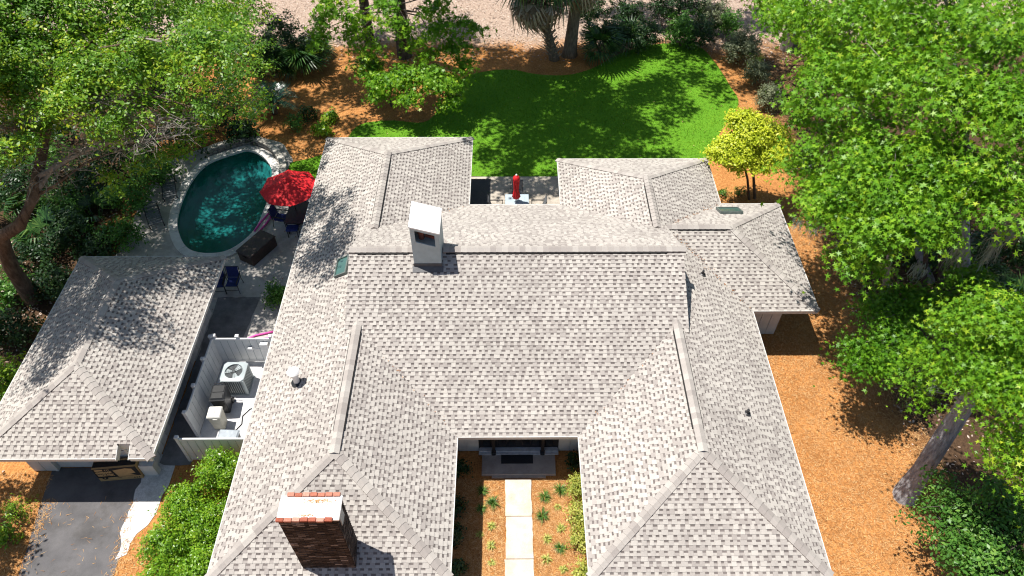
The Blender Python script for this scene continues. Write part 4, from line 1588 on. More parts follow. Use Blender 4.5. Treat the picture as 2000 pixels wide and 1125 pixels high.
bn = thing('trash_bin', 'black wheeled trash bin with closed lid beside the air conditioner', 'bin', (-10.72, 15.28, .03), .06)
b = MB(); b.box((0, 0, .49), (.44, .54, .96), taper=1.22, bevel=.03); b.build('body', M['blackplastic'], bn)
b = MB(); b.box((0, 0, 1.0), (.58, .72, .09), taper=.9, bevel=.035); lid = b.build('lid', M['blackplastic'], bn)
b = MB(); b.box((0, .14, 1.052), (.42, .30, .03), bevel=.012); b.box((0, -.18, 1.052), (.42, .22, .03), bevel=.012); b.build('lid_panel', M['blackplastic'], lid)
b = MB(); b.tube([(-.24, .38, .93), (-.24, .43, .98), (.24, .43, .98), (.24, .38, .93)], .016, 6); b.build('handle', M['darkframe'], bn)
for s in (-1, 1):
    b = MB(); b.tube([(s * .21, .26, .12), (s * .26, .26, .12)], .12, 14); b.build('wheel', M['blackplastic'], bn)
bb = thing('storage_bin', 'beige bin with cream lid in front of the black trash bin', 'bin', (-10.70, 14.52, .03), .03)
b = MB(); b.box((0, 0, .42), (.40, .40, .84), taper=1.15, bevel=.03); b.build('body', M['beige'], bb)
b = MB(); b.box((0, 0, .875), (.50, .50, .10), taper=.93, bevel=.03); lid = b.build('lid', M['beigelid'], bb)
b = MB(); b.box((0.02, .02, .93), (.03, .20, .02)); b.build('lid_slot', M['beige'], lid)
b = MB(); b.box((.05, -.255, .78), (.16, .04, .05), bevel=.01); b.build('handle', M['beigelid'], bb)
gb_ = thing('recycling_bin', 'blue-grey plastic tub with lid tucked behind the fence and hedge', 'bin', (-10.1, 13.72, .03), -.05)
b = MB(); b.box((0, 0, .26), (.62, .44, .52), taper=1.1, bevel=.03); b.build('body', M['greyplastic'], gb_)
b = MB(); b.box((0, 0, .55), (.74, .54, .07), taper=.92, bevel=.025); b.build('lid', M['greyplastic'], gb_)
b = MB(); b.bar((.36, -.1, .48), (.36, .12, .48), .03, .12); b.build('latch', M['blackplastic'], gb_)
b = MB()
b.tube([(-10.35, 14.2, .05), (-10.1, 14.3, .05), (-9.95, 14.55, .05), (-10.0, 14.9, .05), (-9.8, 15.2, .05), (-9.4, 15.35, .05), (-9.0, 15.3, .05)], .022, 6)
tag(b.build('hose', M['blackplastic'], None, True), 'thin black hose curled across the white concrete pad', 'hose')
jb = MB(); jb.box((-9.42, 17.30, 1.18), (.30, .14, .40), bevel=.012); tag(jb.build('meter_box', M['white']), 'larger white electrical box on the back fence near the house', 'electrical box')
jb = MB(); jb.box((-10.02, 17.31, 1.02), (.17, .12, .16), bevel=.012)
jb.tube([(-9.93, 17.34, 1.05), (-9.6, 17.34, 1.0)], .015, 6)
tag(jb.build('junction_box', M['vinyl']), 'small white junction box on the back fence near the air conditioner', 'electrical box')
jb = MB(); jb.lathe((-9.0, 16.15, .03), [(.16, 0), (.16, .12), (.1, .16), (.1, .34), (.06, .36)], 16); tag(jb.build('filter_housing', M['white']), 'stubby white pump fitting on the pad against the house wall', 'pump')

# ================================================================== POOL SIDE
um = thing('patio_umbrella', 'open red umbrella shading a table beside the pool', 'umbrella', (-9.95, 25.72, .02))
RR, z_e, z_t = 1.33, 2.08, 2.58
tip = Vector((0, 0, z_t))
ang0 = .24
for k in range(8):
    a0, a1 = ang0 + k * PI / 4, ang0 + (k + 1) * PI / 4
    b = MB()
    e0 = Vector((RR * math.cos(a0), RR * math.sin(a0), z_e)); e1 = Vector((RR * math.cos(a1), RR * math.sin(a1), z_e))
    rows = 6
    grid = []
    for i in range(rows + 1):
        t = .06 + .94 * i / rows
        row = []
        for j in range(5):
            s = j / 4
            p = tip.lerp(e0.lerp(e1, s), t)
            p.z -= .05 * t * math.sin(PI * s) - .03 * math.sin(PI * t)
            row.append(p)
        grid.append(row)
    for i in range(rows):
        for j in range(4):
            b.poly([grid[i][j], grid[i + 1][j], grid[i + 1][j + 1], grid[i][j + 1]])
    b.build('canopy_panel', M['red'], um, True)
    b = MB(); b.tube([tip - Vector((0, 0, .05)), e0 - Vector((0, 0, .02))], .012, 5); b.build('rib', M['darkframe'], um)
b = MB(); b.lathe((0, 0, 0), [(.25, 0), (.25, .06), (.06, .1), (.022, .12), (.022, z_t - .02)], 14); b.build('pole', M['darkframe'], um)
b = MB(); b.lathe((0, 0, z_t - .09), [(.2, .045), (.12, .09), (.03, .12), (.025, .17), (.0, .18)], 12); b.build('finial', M['red'], um)


def table(name, label, loc, rz, size, h, top, frame, slats=0):
    t = thing(name, label, 'table', loc, rz)
    b = MB()
    b.box((0, 0, h - .02), (*size, .04), bevel=.012)
    b.build('tabletop', top, t)
    if slats:
        for i in range(slats):
            q = MB(); q.box((-size[0] / 2 + size[0] * (i + .5) / slats, 0, h + .004), (size[0] / slats - .02, size[1] - .06, .008)); q.build('top_slat', top, t)
    for sx in (-1, 1):
        for sy in (-1, 1):
            b = MB(); b.bar((sx * (size[0] / 2 - .08), sy * (size[1] / 2 - .08), 0), (sx * (size[0] / 2 - .08), sy * (size[1] / 2 - .08), h - .04), .045, .045); b.build('leg', frame, t)
    b = MB(); b.box((0, 0, h - .08), (size[0] - .12, size[1] - .12, .06)); b.build('apron', frame, t)
    return t


def chair(name, label, loc, rz, fab, frame, group=None):
    """sling armchair facing +Y (its back at -Y)"""
    t = thing(name, label, 'chair', loc, rz, group)
    b = MB()
    vs = []
    prof = [(.25, .44), (.05, .40), (-.2, .41), (-.26, .46)]
    for y, z in prof:
        vs += [(-.25, y, z), (.25, y, z)]
    n0 = len(vs)
    vs += [(x, y, z - .03) for x, y, z in vs]
    fs = []
    for i in range(len(prof) - 1):
        fs += [(2 * i, 2 * i + 2, 2 * i + 3, 2 * i + 1), (n0 + 2 * i, n0 + 2 * i + 1, n0 + 2 * i + 3, n0 + 2 * i + 2), (2 * i, n0 + 2 * i, n0 + 2 * i + 2, 2 * i + 2), (2 * i + 1, 2 * i + 3, n0 + 2 * i + 3, n0 + 2 * i + 1)]
    b.mesh(vs, fs); b.build('seat', fab, t)
    b = MB(); b.box((0, -.34, .72), (.5, .035, .54), Matrix.Rotation(-.22, 3, 'X').inverted(), bevel=.012); b.build('backrest', fab, t)
    for sx in (-1, 1):
        x = sx * .285
        b = MB(); b.tube([(x, .29, 0), (x, .27, .62)], .016, 6); b.build('leg', frame, t)
        b = MB(); b.tube([(x, -.36, 0), (x, -.27, .42), (x, -.41, .99)], .016, 6); b.build('leg', frame, t)
        b = MB(); b.bar((x, -.33, .63), (x, .31, .63), .05, .025); b.build('armrest', frame, t)
    b = MB(); b.tube([(-.285, .28, .2), (.285, .28, .2)], .012, 5); b.build('crossbar', frame, t)
    b = MB(); b.tube([(-.285, -.41, .985), (.285, -.41, .985)], .016, 6); b.build('top_bar', frame, t)
    return t


table('pool_table', 'dark maroon outdoor table with the light of the open red umbrella put into its colour', (-9.75, 25.55, .02), 0.0, (1.15, 1.5), .73, M['redlit'], M['darkframe'])
chair('navy_chair', 'navy sling chair at the left of the dark table under the red umbrella', (-10.68, 25.55, .02), -PI / 2 - .2, M['navy'], M['darkframe'])
chair('navy_chair', 'navy sling chair half hidden at the far side of the umbrella table', (-9.9, 26.75, .02), PI - .1, M['navy'], M['darkframe'])
ot = thing('footstool', 'blue cushioned footstool below the table under the red umbrella', 'stool', (-10.0, 24.78, .02), .04)
b = MB(); b.box((0, 0, .43), (.55, .42, .09), bevel=.03); b.build('cushion', M['navy'], ot)
for sx in (-1, 1):
    for sy in (-1, 1):
        b = MB(); b.bar((sx * .22, sy * .16, 0), (sx * .22, sy * .16, .39), .03, .03); b.build('leg', M['darkframe'], ot)

db = thing('deck_box', 'dark brown resin storage box standing at an angle beside the pool', 'storage box', (-11.38, 23.62, .02), math.radians(-30))
b = MB(); b.box((0, 0, .27), (.86, 1.56, .54), bevel=.02); b.build('body', M['brown_res'], db)
b = MB(); b.box((0, 0, .575), (.92, 1.64, .075), taper=.97, bevel=.025); b.build('lid', M['brown_res'], db)
for s in (-1, 1):
    b = MB(); b.box((0, s * .80, .4), (.26, .04, .06), bevel=.015); b.build('handle', M['brown_res'], db)


def noodle(label, pts):
    b = MB(); P = [Vector(p) for p in pts]
    path = []
    for i in range(len(P) - 1):
        for k in range(5):
            path.append(P[i].lerp(P[i + 1], k / 5))
    path.append(P[-1])
    b.tube(path, .042, 10)
    tag(b.build('pool_noodle', M['pink'], None, True), label, 'pool noodle', 'pink foam pool noodles')


noodle('pink pool noodle on the pool edge, the one nearer the water', [(-11.88, 24.95, .115), (-11.72, 25.6, .115), (-11.48, 26.2, .115)])
noodle('pink pool noodle on the deck, the one nearer the umbrella chairs', [(-11.66, 24.9, .115), (-11.45, 25.5, .09), (-11.3, 26.1, .09)])
noodle('longer pink pool noodle lying behind the white fence', [(-10.9, 18.45, .07), (-10.4, 18.75, .07), (-9.7, 18.95, .07)])
noodle('shorter pink pool noodle closest to the back of the white fence', [(-10.5, 18.35, .07), (-10.1, 18.55, .07), (-9.65, 18.68, .07)])
chair('navy_chair', 'navy sling chair standing at the garage corner, the one nearer the pool deck', (-11.9, 21.38, .03), PI, M['navy'], M['darkframe'], 'navy sling chairs by the garage')
chair('navy_chair', 'navy sling chair pressed against the garage corner under the eave', (-12.5, 21.32, .03), PI + .1, M['navy'], M['darkframe'], 'navy sling chairs by the garage')

# loungers in the shade left of the pool
for k, (x, y, a, lab) in enumerate([(-16.9, 26.0, .5, 'dark slatted lounger in the shade left of the pool, nearer the garage'), (-16.75, 28.0, .35, 'dark slatted lounger in deep shade left of the pool, farther from the garage')]):
    t = thing('lounge_chair', lab, 'lounger', (x, y, .02), a, 'loungers by the pool')
    for i in range(9):
        b = MB()
        yy = -.85 + i * .17
        zz = .34 if yy < .25 else .34 + (yy - .25) * .75
        b.box((0, yy, zz), (.58, .11, .03)); b.build('slat', M['greysling'], t)
    for sx in (-1, 1):
        b = MB(); b.bar((sx * .31, -.95, .32), (sx * .31, .62, .32), .045, .05); b.build('side_rail', M['darkframe'], t)
        for yy in (-.8, .5):
            b = MB(); b.bar((sx * .31, yy, 0), (sx * .31, yy, .3), .045, .045); b.build('leg', M['darkframe'], t)

# curved stone wall at the head of the pool
sw = thing('stone_wall', 'low curved stone wall wrapping the far end of the pool', 'wall')
WL = offset_loop(POOL_IN, .62)
ang = np.arctan2(WL[:, 1] - PC[1], WL[:, 0] - PC[0])
idx = [i for i in range(len(WL)) if 0.38 < ang[i] < 2.15]
idx.sort(key=lambda i: ang[i])
pts = [Vector((*WL[i], 0)) for i in idx]
arc = [0]
for a, b_ in zip(pts[:-1], pts[1:]):
    arc.append(arc[-1] + (b_ - a).length)


def on_arc(s):
    s = max(0, min(arc[-1] - 1e-4, s))
    j = max(i for i in range(len(arc)) if arc[i] <= s)
    j = min(j, len(pts) - 2)
    f = (s - arc[j]) / (arc[j + 1] - arc[j])
    return pts[j].lerp(pts[j + 1], f), (pts[j + 1] - pts[j]).normalized()


for row in range(3):
    s = -.1 * row
    hh = .17 if row < 2 else .07
    zz = .02 + .175 * row
    while s < arc[-1] - .05:
        L = random.uniform(.26, .42) if row < 2 else random.uniform(.34, .46)
        a0, a1 = max(s, 0), min(s + L, arc[-1])
        if a1 - a0 > .06:
            p, d = on_arc((a0 + a1) / 2)
            b = MB(); b.box((p.x, p.y, zz + hh / 2 + random.uniform(-.006, .006)), (a1 - a0 - .022, .27 if row < 2 else .36, hh - .012), math.atan2(d.y, d.x) + random.uniform(-.03, .03), tone=random.random() * (.8 if row < 2 else .5) + (0 if row < 2 else .5), bevel=.02)
            b.build('stone' if row < 2 else 'cap_stone', M['stone'], sw)
        s += L
b = MB()
for i in range(len(pts) - 1):
    d = (pts[i + 1] - pts[i]).normalized(); nrm = Vector((-d.y, d.x, 0)) * .1
    b.mesh([pts[i] - nrm, pts[i + 1] - nrm, pts[i + 1] + nrm, pts[i] + nrm] + [q + Vector((0, 0, .37)) for q in (pts[i] - nrm, pts[i + 1] - nrm, pts[i + 1] + nrm, pts[i] + nrm)], [(4, 5, 6, 7), (0, 1, 5, 4), (2, 3, 7, 6)])
b.build('mortar_core', M['flash'], sw)

# ================================================================== BACK PATIO
b = MB(); b.box((-1.36, 27.8, .066), (.98, 1.95, .012), bevel=.004); tag(b.build('outdoor_rug', M['rug']), 'charcoal rug on the back patio between the wings', 'rug')
b = MB(); b.box((.285, 13.1, .128), (1.14, .56, .016), bevel=.006); tag(b.build('doormat', M['mat']), 'dark doormat on the concrete step at the front door', 'doormat')
table('patio_table', 'pale blue-grey slatted patio table around the closed red umbrella', (.42, 26.2, .06), 0, (1.12, 1.12), .72, M['greyglass'], M['vinyl'], 6)
for x, y, a, lab in [(.42, 27.05, PI, 'dark patio chair on the lawn side of the pale table'), (-.55, 26.15, -PI / 2, 'dark patio chair at the left end of the pale table'), (1.4, 26.15, PI / 2, 'dark patio chair at the right end of the pale table')]:
    chair('patio_chair', lab, (x, y, .06), a, M['greysling'], M['darkframe'], 'dark chairs around the patio table')
cu_ = thing('closed_umbrella', 'tall closed red umbrella standing in the patio table', 'umbrella', (.38, 26.22, .06))
b = MB(); b.lathe((0, 0, 0), [(.22, 0), (.22, .07), (.03, .1), (.024, .12), (.024, 2.3)], 12); b.build('pole', M['vinyl'], cu_)
b = MB()
n_ = 32
prof = [(.15, .98), (.17, 1.02), (.145, 1.2), (.10, 1.45), (.115, 1.75), (.13, 1.95), (.12, 1.98), (.15, 2.02), (.16, 2.1), (.12, 2.22), (.03, 2.3)]
vs = []
for i, (r, z) in enumerate(prof):
    for k in range(n_):
        a = 2 * PI * k / n_
        f = 1 + .22 * math.cos(8 * a + .4 * i) * (1 if i < 6 else .5)
        vs.append((r * f * math.cos(a), r * f * math.sin(a), z + (.05 * math.cos(8 * a) if i == 0 else 0)))
fs = []
for i in range(len(prof) - 1):
    for k in range(n_):
        j = (k + 1) % n_
        fs.append((i * n_ + k, i * n_ + j, i * n_ + n_ + j, i * n_ + n_ + k))
fs.append(tuple((len(prof) - 1) * n_ + k for k in range(n_)))
b.mesh(vs, fs); b.build('folded_canopy', M['red'], cu_, True)
b = MB(); b.lathe((0, 0, 2.29), [(.035, 0), (.05, .03), (.03, .07), (.0, .08)], 10); b.build('finial', M['white'], cu_)

# ================================================================== COURTYARD PLANTS
lir = [(-.92, 11.82), (-.56, 11.36), (-.96, 11.16), (-.6, 10.54), (-.61, 9.87), (-.57, 9.31), (-.99, 10.25), (1.76, 11.81), (1.23, 11.58), (1.12, 10.89), (1.66, 11.22), (1.25, 10.08), (1.74, 10.45), (1.67, 9.77), (1.2, 9.4), (1.74, 9.08)]
lsz = [.29, .34, .25, .21, .22, .16, .17, .36, .32, .35, .17, .22, .22, .28, .24, .2]
lab = ['grassy clump at the shaded edge, closest to the door on the left of the path', 'full grassy clump on the left of the path, second from the door', 'half shaded grassy clump on the left of the path below the two largest', 'small pale grassy clump on the left, beside the joint of first and second paving slab',
       'small grassy clump on the left of the second paving slab', 'sparse grassy tuft on the left, nearest the bottom of the photo', 'tiny grassy tuft on the shadow line left of the second paving slab', 'tall spreading grassy clump on the right, closest to the yellow shrubs and the door',
       'dense green grassy clump right of the path, closest to the door', 'dark green upright grassy clump right beside the first paving slab', 'tiny pale tuft below the tall spreading clump on the right', 'yellowish grassy tuft right beside the second paving slab',
       'thin pale grassy clump right, in line with the joint after the first slab', 'rounded dense grassy clump right, opposite the middle of the second slab', 'yellow green grassy clump right beside the third paving slab', 'low yellowish tuft right, nearest the bottom of the photo']
for i, ((x, y), s) in enumerate(zip(lir, lsz)):
    blades('grass_clump', lab[i], (x, y), int(30 + s * 120), s, .02, L_LIR if i in (0, 1, 2, 7, 8, 9, 13) else L_VAR, 'grassy clumps in the courtyard')
for i, (y, r, l) in enumerate([(11.75, .34, 'yellow variegated shrub under the right courtyard eave, nearest the door'), (10.85, .38, 'largest yellow variegated shrub along the right courtyard eave'), (9.95, .32, 'yellow variegated shrub along the right courtyard eave, third from the door'), (8.8, .30, 'low yellow shrub at the right courtyard eave, nearest the bottom of the photo')]):
    shrub('variegated_shrub', l, (2.34, y, .38), (r, r * 1.25, .40), 1300, .085, 'diamond', L_VAR, 'yellow shrubs along the courtyard', .16)
for i, (x, y, l) in enumerate([(-1.75, 12.6, 'dark leafy shrub in the shaded left corner by the front wall'), (-1.85, 11.1, 'shaded green shrub under the left courtyard eave, second from the front wall'), (-1.85, 10.2, 'shaded green shrub under the left courtyard eave, third from the front wall'), (-1.75, 9.1, 'shaded leafy plant under the left courtyard eave, nearest the bottom of the photo')]):
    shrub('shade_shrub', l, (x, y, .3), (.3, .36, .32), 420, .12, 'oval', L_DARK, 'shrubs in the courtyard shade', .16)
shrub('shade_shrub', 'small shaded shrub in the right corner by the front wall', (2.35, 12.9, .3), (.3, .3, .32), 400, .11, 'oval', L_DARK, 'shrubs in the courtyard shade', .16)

# ================================================================== HEDGES AND SHRUBS
hlist = [(-10.7, 8.3, .62, .95, .9, 'bright green hedge shrub nearest the bottom of the photo, beside the driveway'), (-9.65, 8.9, .62, .85, .9, 'bright green hedge shrub against the house eave, nearest the bottom of the photo'),
         (-10.95, 9.7, .62, .85, .88, 'bright green hedge shrub beside the white gravel strip'), (-9.75, 10.4, .6, .9, .9, 'bright green hedge shrub under the eave in the middle of the hedge'),
         (-10.85, 11.1, .62, .78, .9, 'bright green hedge shrub at the end of the gravel, in front of the fence'), (-9.95, 12.15, .85, .8, 1.15, 'tallest bright green hedge shrub growing against the short fence')]
for x, y, zc, r, hz, l in hlist:
    shrub('hedge_shrub', l, (x, y, zc), (r, r, hz * .85), 7800, .092, 'diamond', L_HEDGE, 'hedge between driveway and house', .2, per=24, stems=7)
for px, py, z, r, n_, lm, sz, shp, l in [
        (545, 575, .6, .55, 1900, L_MID, .12, 'oval', 'round green shrub under the eave beside the pool deck'),
        (575, 240, .45, .45, 700, L_MID, .13, 'oval', 'dark green shrub just below the spiky cycad'), (600, 222, .4, .5, 800, L_DARK, .13, 'oval', 'low green shrub in the straw above the bright yellow-green one'),
        (628, 250, .45, .42, 900, L_HEDGE, .15, 'oval', 'bright yellow-green bush in the straw right of the cycad'), (645, 226, .4, .42, 800, L_HEDGE, .14, 'oval', 'light green bush in the straw nearest the sapling'),
        (30, 995, .5, .55, 900, L_HEDGE, .11, 'narrow', 'straggly yellow-green shrub at the left edge beside the driveway'), (5, 1045, .4, .5, 500, L_HEDGE, .12, 'oval', 'leafy shrub at the bottom left edge of the photo'),
        (8, 740, 1.2, 1.0, 2600, L_OAK, .13, 'oval', 'leafy bush at the left edge beside the garage roof'),
        (1452, 88, 1.1, 1.15, 7500, L_GREY, .12, 'diamond', 'large grey-green bush at the far right corner of the lawn'), (1480, 140, .8, .85, 4200, L_GREY, .11, 'diamond', 'pale grey-green bush in the middle of the row right of the lawn'), (1503, 188, .75, .85, 4200, L_GREY, .11, 'diamond', 'silvery bush in the row right of the lawn, nearest the yellow tree'),
        (1475, 118, .7, .5, 800, L_HEDGE, .09, 'narrow', 'small yellowish bush between the two largest grey-green bushes'),
        (1262, 66, 1.1, 1.25, 3600, L_DARK, .15, 'diamond', 'dark bush behind the far edge of the lawn, right of the palmetto'), (1335, 55, 1.2, 1.1, 3000, L_MID, .15, 'oval', 'mid green bush behind the top corner of the lawn'), (1392, 25, 1.3, 1.2, 2600, L_GREY, .14, 'oval', 'greyish bush at the top edge beyond the lawn corner'),
        (1205, 62, 1.0, 1.0, 2600, L_DARK, .14, 'oval', 'dark bush between the palmetto and the lawn edge bushes'), (1370, 62, 1.1, 1.15, 3200, L_DARK, .14, 'oval', 'dark bush at the top right corner of the lawn edge'), (1160, 20, 1.5, 1.3, 2800, L_DARK, .15, 'diamond', 'dark bush at the top edge right behind the smooth palm trunk'), (1425, 45, 1.0, 1.0, 2600, L_MID, .14, 'oval', 'mid green bush between the dark bushes and the grey-green row'), (1345, 5, 1.6, 1.4, 2800, L_DARK, .16, 'oval', 'tall dark bush at the top edge above the lawn corner'),
        (1300, 15, 1.4, 1.2, 2600, L_DARK, .15, 'diamond', 'dark bush at the top edge of the photo above the lawn'), (1225, 20, 1.4, 1.1, 2400, L_DARK, .15, 'diamond', 'dark bush at the top edge behind the palmetto'),
        (430, 50, 1.8, 1.7, 3600, L_DARK, .16, 'diamond', 'dark dense bush below the right edge of the oak at the top'), (365, 25, 1.9, 1.7, 3200, L_DARK, .16, 'diamond', 'dark dense bush at the top edge behind the oak crown'), (605, 95, 1.3, 1.2, 2600, L_DARK, .15, 'diamond', 'dark bush beside the pale clearing, next to the palmettos'),
        (545, 60, 1.8, 1.6, 4200, L_DARK, .15, 'diamond', 'dark dense bush at the top left beside the pale clearing'), (500, 100, 1.8, 1.5, 4000, L_DARK, .15, 'diamond', 'dark dense bush below the left oak, above the cycad'),
        (1990, 715, 1.0, 1.2, 2600, L_DARK, .16, 'diamond', 'dark undergrowth bush at the right edge under the big trees'), (1935, 560, 1.2, 1.3, 2600, L_DARK, .16, 'diamond', 'dark undergrowth bush between the slim trunks on the right')]:
    p = at(px, py, z)
    shrub('garden_bush', l, (p.x, p.y, z), (r, r, z * 1.05), n_, sz, shp, lm, None, .2)
# foundation plants on the far side of the right wing and annex
for px, py, l in [(1450, 392, 'low green plant at the foot of the yellow tree'), (1420, 392, 'low dark plant at the back wall of the annex')]:
    p = at(px, py, .2)
    shrub('low_plant', l, (p.x, p.y + .6, .22), (.35, .3, .25), 300, .09, 'oval', L_MID, None, .15)

for k, (px, py, z, r, l) in enumerate([(410, 215, 1.4, 1.5, 'dark understory bush between oak and cycad, nearest the pool'), (350, 255, 1.3, 1.4, 'dark understory bush right behind the oak limb above the pool'), (440, 150, 1.6, 1.6, 'dark understory bush under the oak, upper right of its crown'),
                                       (330, 160, 1.6, 1.7, 'dark understory bush hidden under the middle of the oak crown'), (210, 240, 1.4, 1.6, 'dark understory bush under the bare oak limbs'), (90, 250, 1.4, 1.7, 'dark understory bush at the left under the oak fork'),
                                       (10, 260, 1.4, 1.6, 'dark understory bush at the left edge beside the oak fork'), (220, 130, 1.5, 1.7, 'dark understory bush under the upper oak crown'), (100, 130, 1.5, 1.7, 'dark understory bush under the upper left oak crown'), (470, 250, .8, .9, 'low dark bush behind the curved stone wall'),
                                       (1900, 500, 1.3, 1.4, 'dark understory bush behind the slim trunks'), (1985, 480, 1.4, 1.5, 'dark understory bush at the right edge behind the moss'), (1800, 480, 1.0, 1.1, 'dark understory bush left of the slim trunks'), (1960, 660, .9, 1.0, 'dark understory bush between the two right-hand crowns')]):
    p = at(px, py, z)
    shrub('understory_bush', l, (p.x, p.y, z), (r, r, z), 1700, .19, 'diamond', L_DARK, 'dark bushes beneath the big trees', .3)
# undergrowth left of the pool and garage
for k, (px, py, z, r, l) in enumerate([(230, 455, .7, 1.15, 'shaded undergrowth bush left of the pool, nearest the garage roof'), (130, 440, .8, 1.2, 'shaded undergrowth bush behind the garage roof, under the oak limb'), (60, 500, .8, 1.2, 'shaded bush at the foot of the leaning oak trunk'),
                                       (250, 380, .9, 1.2, 'shaded undergrowth bush left of the pool loungers'), (150, 360, 1.1, 1.3, 'shaded undergrowth bush under the middle of the oak crown'), (40, 360, 1.2, 1.3, 'shaded bush at the left edge under the oak'),
                                       (300, 330, 1.0, 1.1, 'shaded bush above the pool, under the drooping oak branches'), (100, 550, .7, 1.0, 'dark bush between garage roof and oak trunk'), (20, 640, .8, 1.0, 'dark bush at the left edge beside the garage'), (90, 310, 1.2, 1.4, 'shaded bush behind the fork of the oak limb'), (190, 320, 1.1, 1.3, 'shaded bush under the long bare oak limb'), (15, 330, 1.2, 1.4, 'shaded bush at the left edge below the oak fork'), (120, 400, .9, 1.2, 'shaded bush between the palmettos under the oak'), (270, 290, 1.1, 1.2, 'shaded bush under the tip of the bare oak limb'), (180, 480, .6, .9, 'low shaded bush touching the far edge of the garage roof'), (10, 560, .8, 1.1, 'shaded bush left of the leaning oak trunk')]):
    p = at(px, py, z)
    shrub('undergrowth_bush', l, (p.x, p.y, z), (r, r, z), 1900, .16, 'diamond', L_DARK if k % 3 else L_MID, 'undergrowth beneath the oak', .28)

fan = [fan_frond('frond', L_PALM, .9, 20, d, .75) for d in (.25, .45, .6)]
fan_dead = [fan_frond('dead_frond', M['deadfrond'], .85, 14, .9, .7) for d in range(2)]


def palmetto(label, px, py, n_, s, group='palmettos'):
    p = at(px, py, 0)
    o = thing('palmetto', label, 'palm', (p.x, p.y, 0), 0, group)
    for i in range(n_):
        put('frond', random.choice(fan), o, (random.gauss(0, .12), random.gauss(0, .12), .1), random.uniform(0, 2 * PI), random.uniform(.35, 1.25), s * random.uniform(.8, 1.15), random.uniform(-.3, .3))
    b = MB(); b.lathe((0, 0, 0), [(.14, 0), (.11, .22), (.05, .3)], 9); b.build('stem', M['palm_trunk'], o)


for a in [('large dark palmetto right of the two palm trunks', 1170, 105, 20, 1.3), ('dark palmetto behind the far edge of the lawn, next to the largest one', 1225, 95, 16, 1.2), ('palmetto in shade beside the pale clearing, left of the tree trunks', 590, 140, 20, 1.35), ('palmetto in shade above the cycad', 540, 150, 18, 1.3),
          ('palmetto beside the dark bushes at the top left', 620, 120, 16, 1.1), ('shaded palmetto under the left oak, near the garage roof corner', 100, 470, 14, 1.1), ('shaded palmetto under the left oak at the middle of its shade', 190, 430, 14, 1.1), ('shaded palmetto on the left edge under the oak limb', 30, 430, 14, 1.2),
          ('palmetto under the right-hand trees beside the slim trunks', 1900, 600, 14, 1.1), ('palmetto in shade at the right edge of the photo', 1975, 590, 14, 1.1)]:
    palmetto(*a)

ff = [feather_frond('frond', L_CYC) for _ in range(3)]
p = at(537, 222)
cy = thing('cycad', 'spiky blue-green cycad with arching feather fronds in the straw', 'cycad', (p.x, p.y, 0))
b = MB(); b.lathe((0, 0, 0), [(.17, 0), (.2, .25), (.15, .5), (.06, .6)], 12); b.build('trunk', M['bark_brown'], cy)
for i in range(26):
    put('frond', random.choice(ff), cy, (0, 0, .52), i * 2.4 + random.uniform(-.2, .2), random.uniform(.0, .85), random.uniform(1.3, 1.75))

# the two cabbage palms
def cabbage_palm(label, base, top, r, n_, boots, s=1.55):
    o = thing('cabbage_palm', label, 'palm', (base.x, base.y, 0), 0, 'cabbage palms behind the lawn')
    d = top - Vector((base.x, base.y, 0))
    b = MB()
    path = [Vector((0, 0, -.1))] + [d * t + Vector((0, 0, 0)) for t in (.08, .3, .55, .8, 1)]
    b.tube(path, [r * 1.5, r * 1.2, r, r * .95, r * .95, r], 14, wob=.04)
    b.build('trunk', M['palm_trunk'], o, True)
    if boots:
        bt = MB(); bt.box((0, .14, .06), (.10, .34, .035), Matrix.Rotation(.75, 3, 'X')); me = bt.build('leaf_boot', M['deadfrond'], link=False)
        for i in range(110):
            t = .04 + .92 * i / 110
            a = i * 2.4
            q = d * t
            k = obj('leaf_boot', me, o); k.location = q + Vector((math.cos(a), math.sin(a), 0)) * (r * .85)
            k.rotation_euler = (0, 0, a - PI / 2)
    for i in range(n_):
        a = i * 2.4
        el = 1.3 - 1.25 * (i / n_)
        put('frond', random.choice(fan), o, d + Vector((0, 0, .1)), a, el, s * random.uniform(1.0, 1.2), random.uniform(-.25, .25))
    for i in range(int(n_ * 1.3)):
        put('dead_frond', random.choice(fan_dead), o, d + Vector((0, 0, -.1)), i * 2.4 + .7, random.uniform(-1.35, -.3), s * random.uniform(.9, 1.12), random.uniform(-.3, .3))


b1, b2 = at(1085, 115), at(1112, 108)
t1, t2 = at(1048, -25, 4.1), at(1125, -30, 4.3)
cabbage_palm('cabbage palm with old leaf stubs up its trunk behind the lawn', Vector((2.85, 40.35, 0)), Vector((1.75, 40.5, 4.2)), .24, 30, True)
cabbage_palm('smooth-trunked cabbage palm right of the one with leaf stubs', Vector((3.8, 40.8, 0)), Vector((4.15, 41.2, 5.0)), .36, 24, False)

# ================================================================== TREES
def lobe(px, py, z, rx, ry=None, rz=None, w=1.0):
    p = at(px, py, z)
    return (p.x, p.y, z, rx, ry or rx, rz or rx * .6, w)


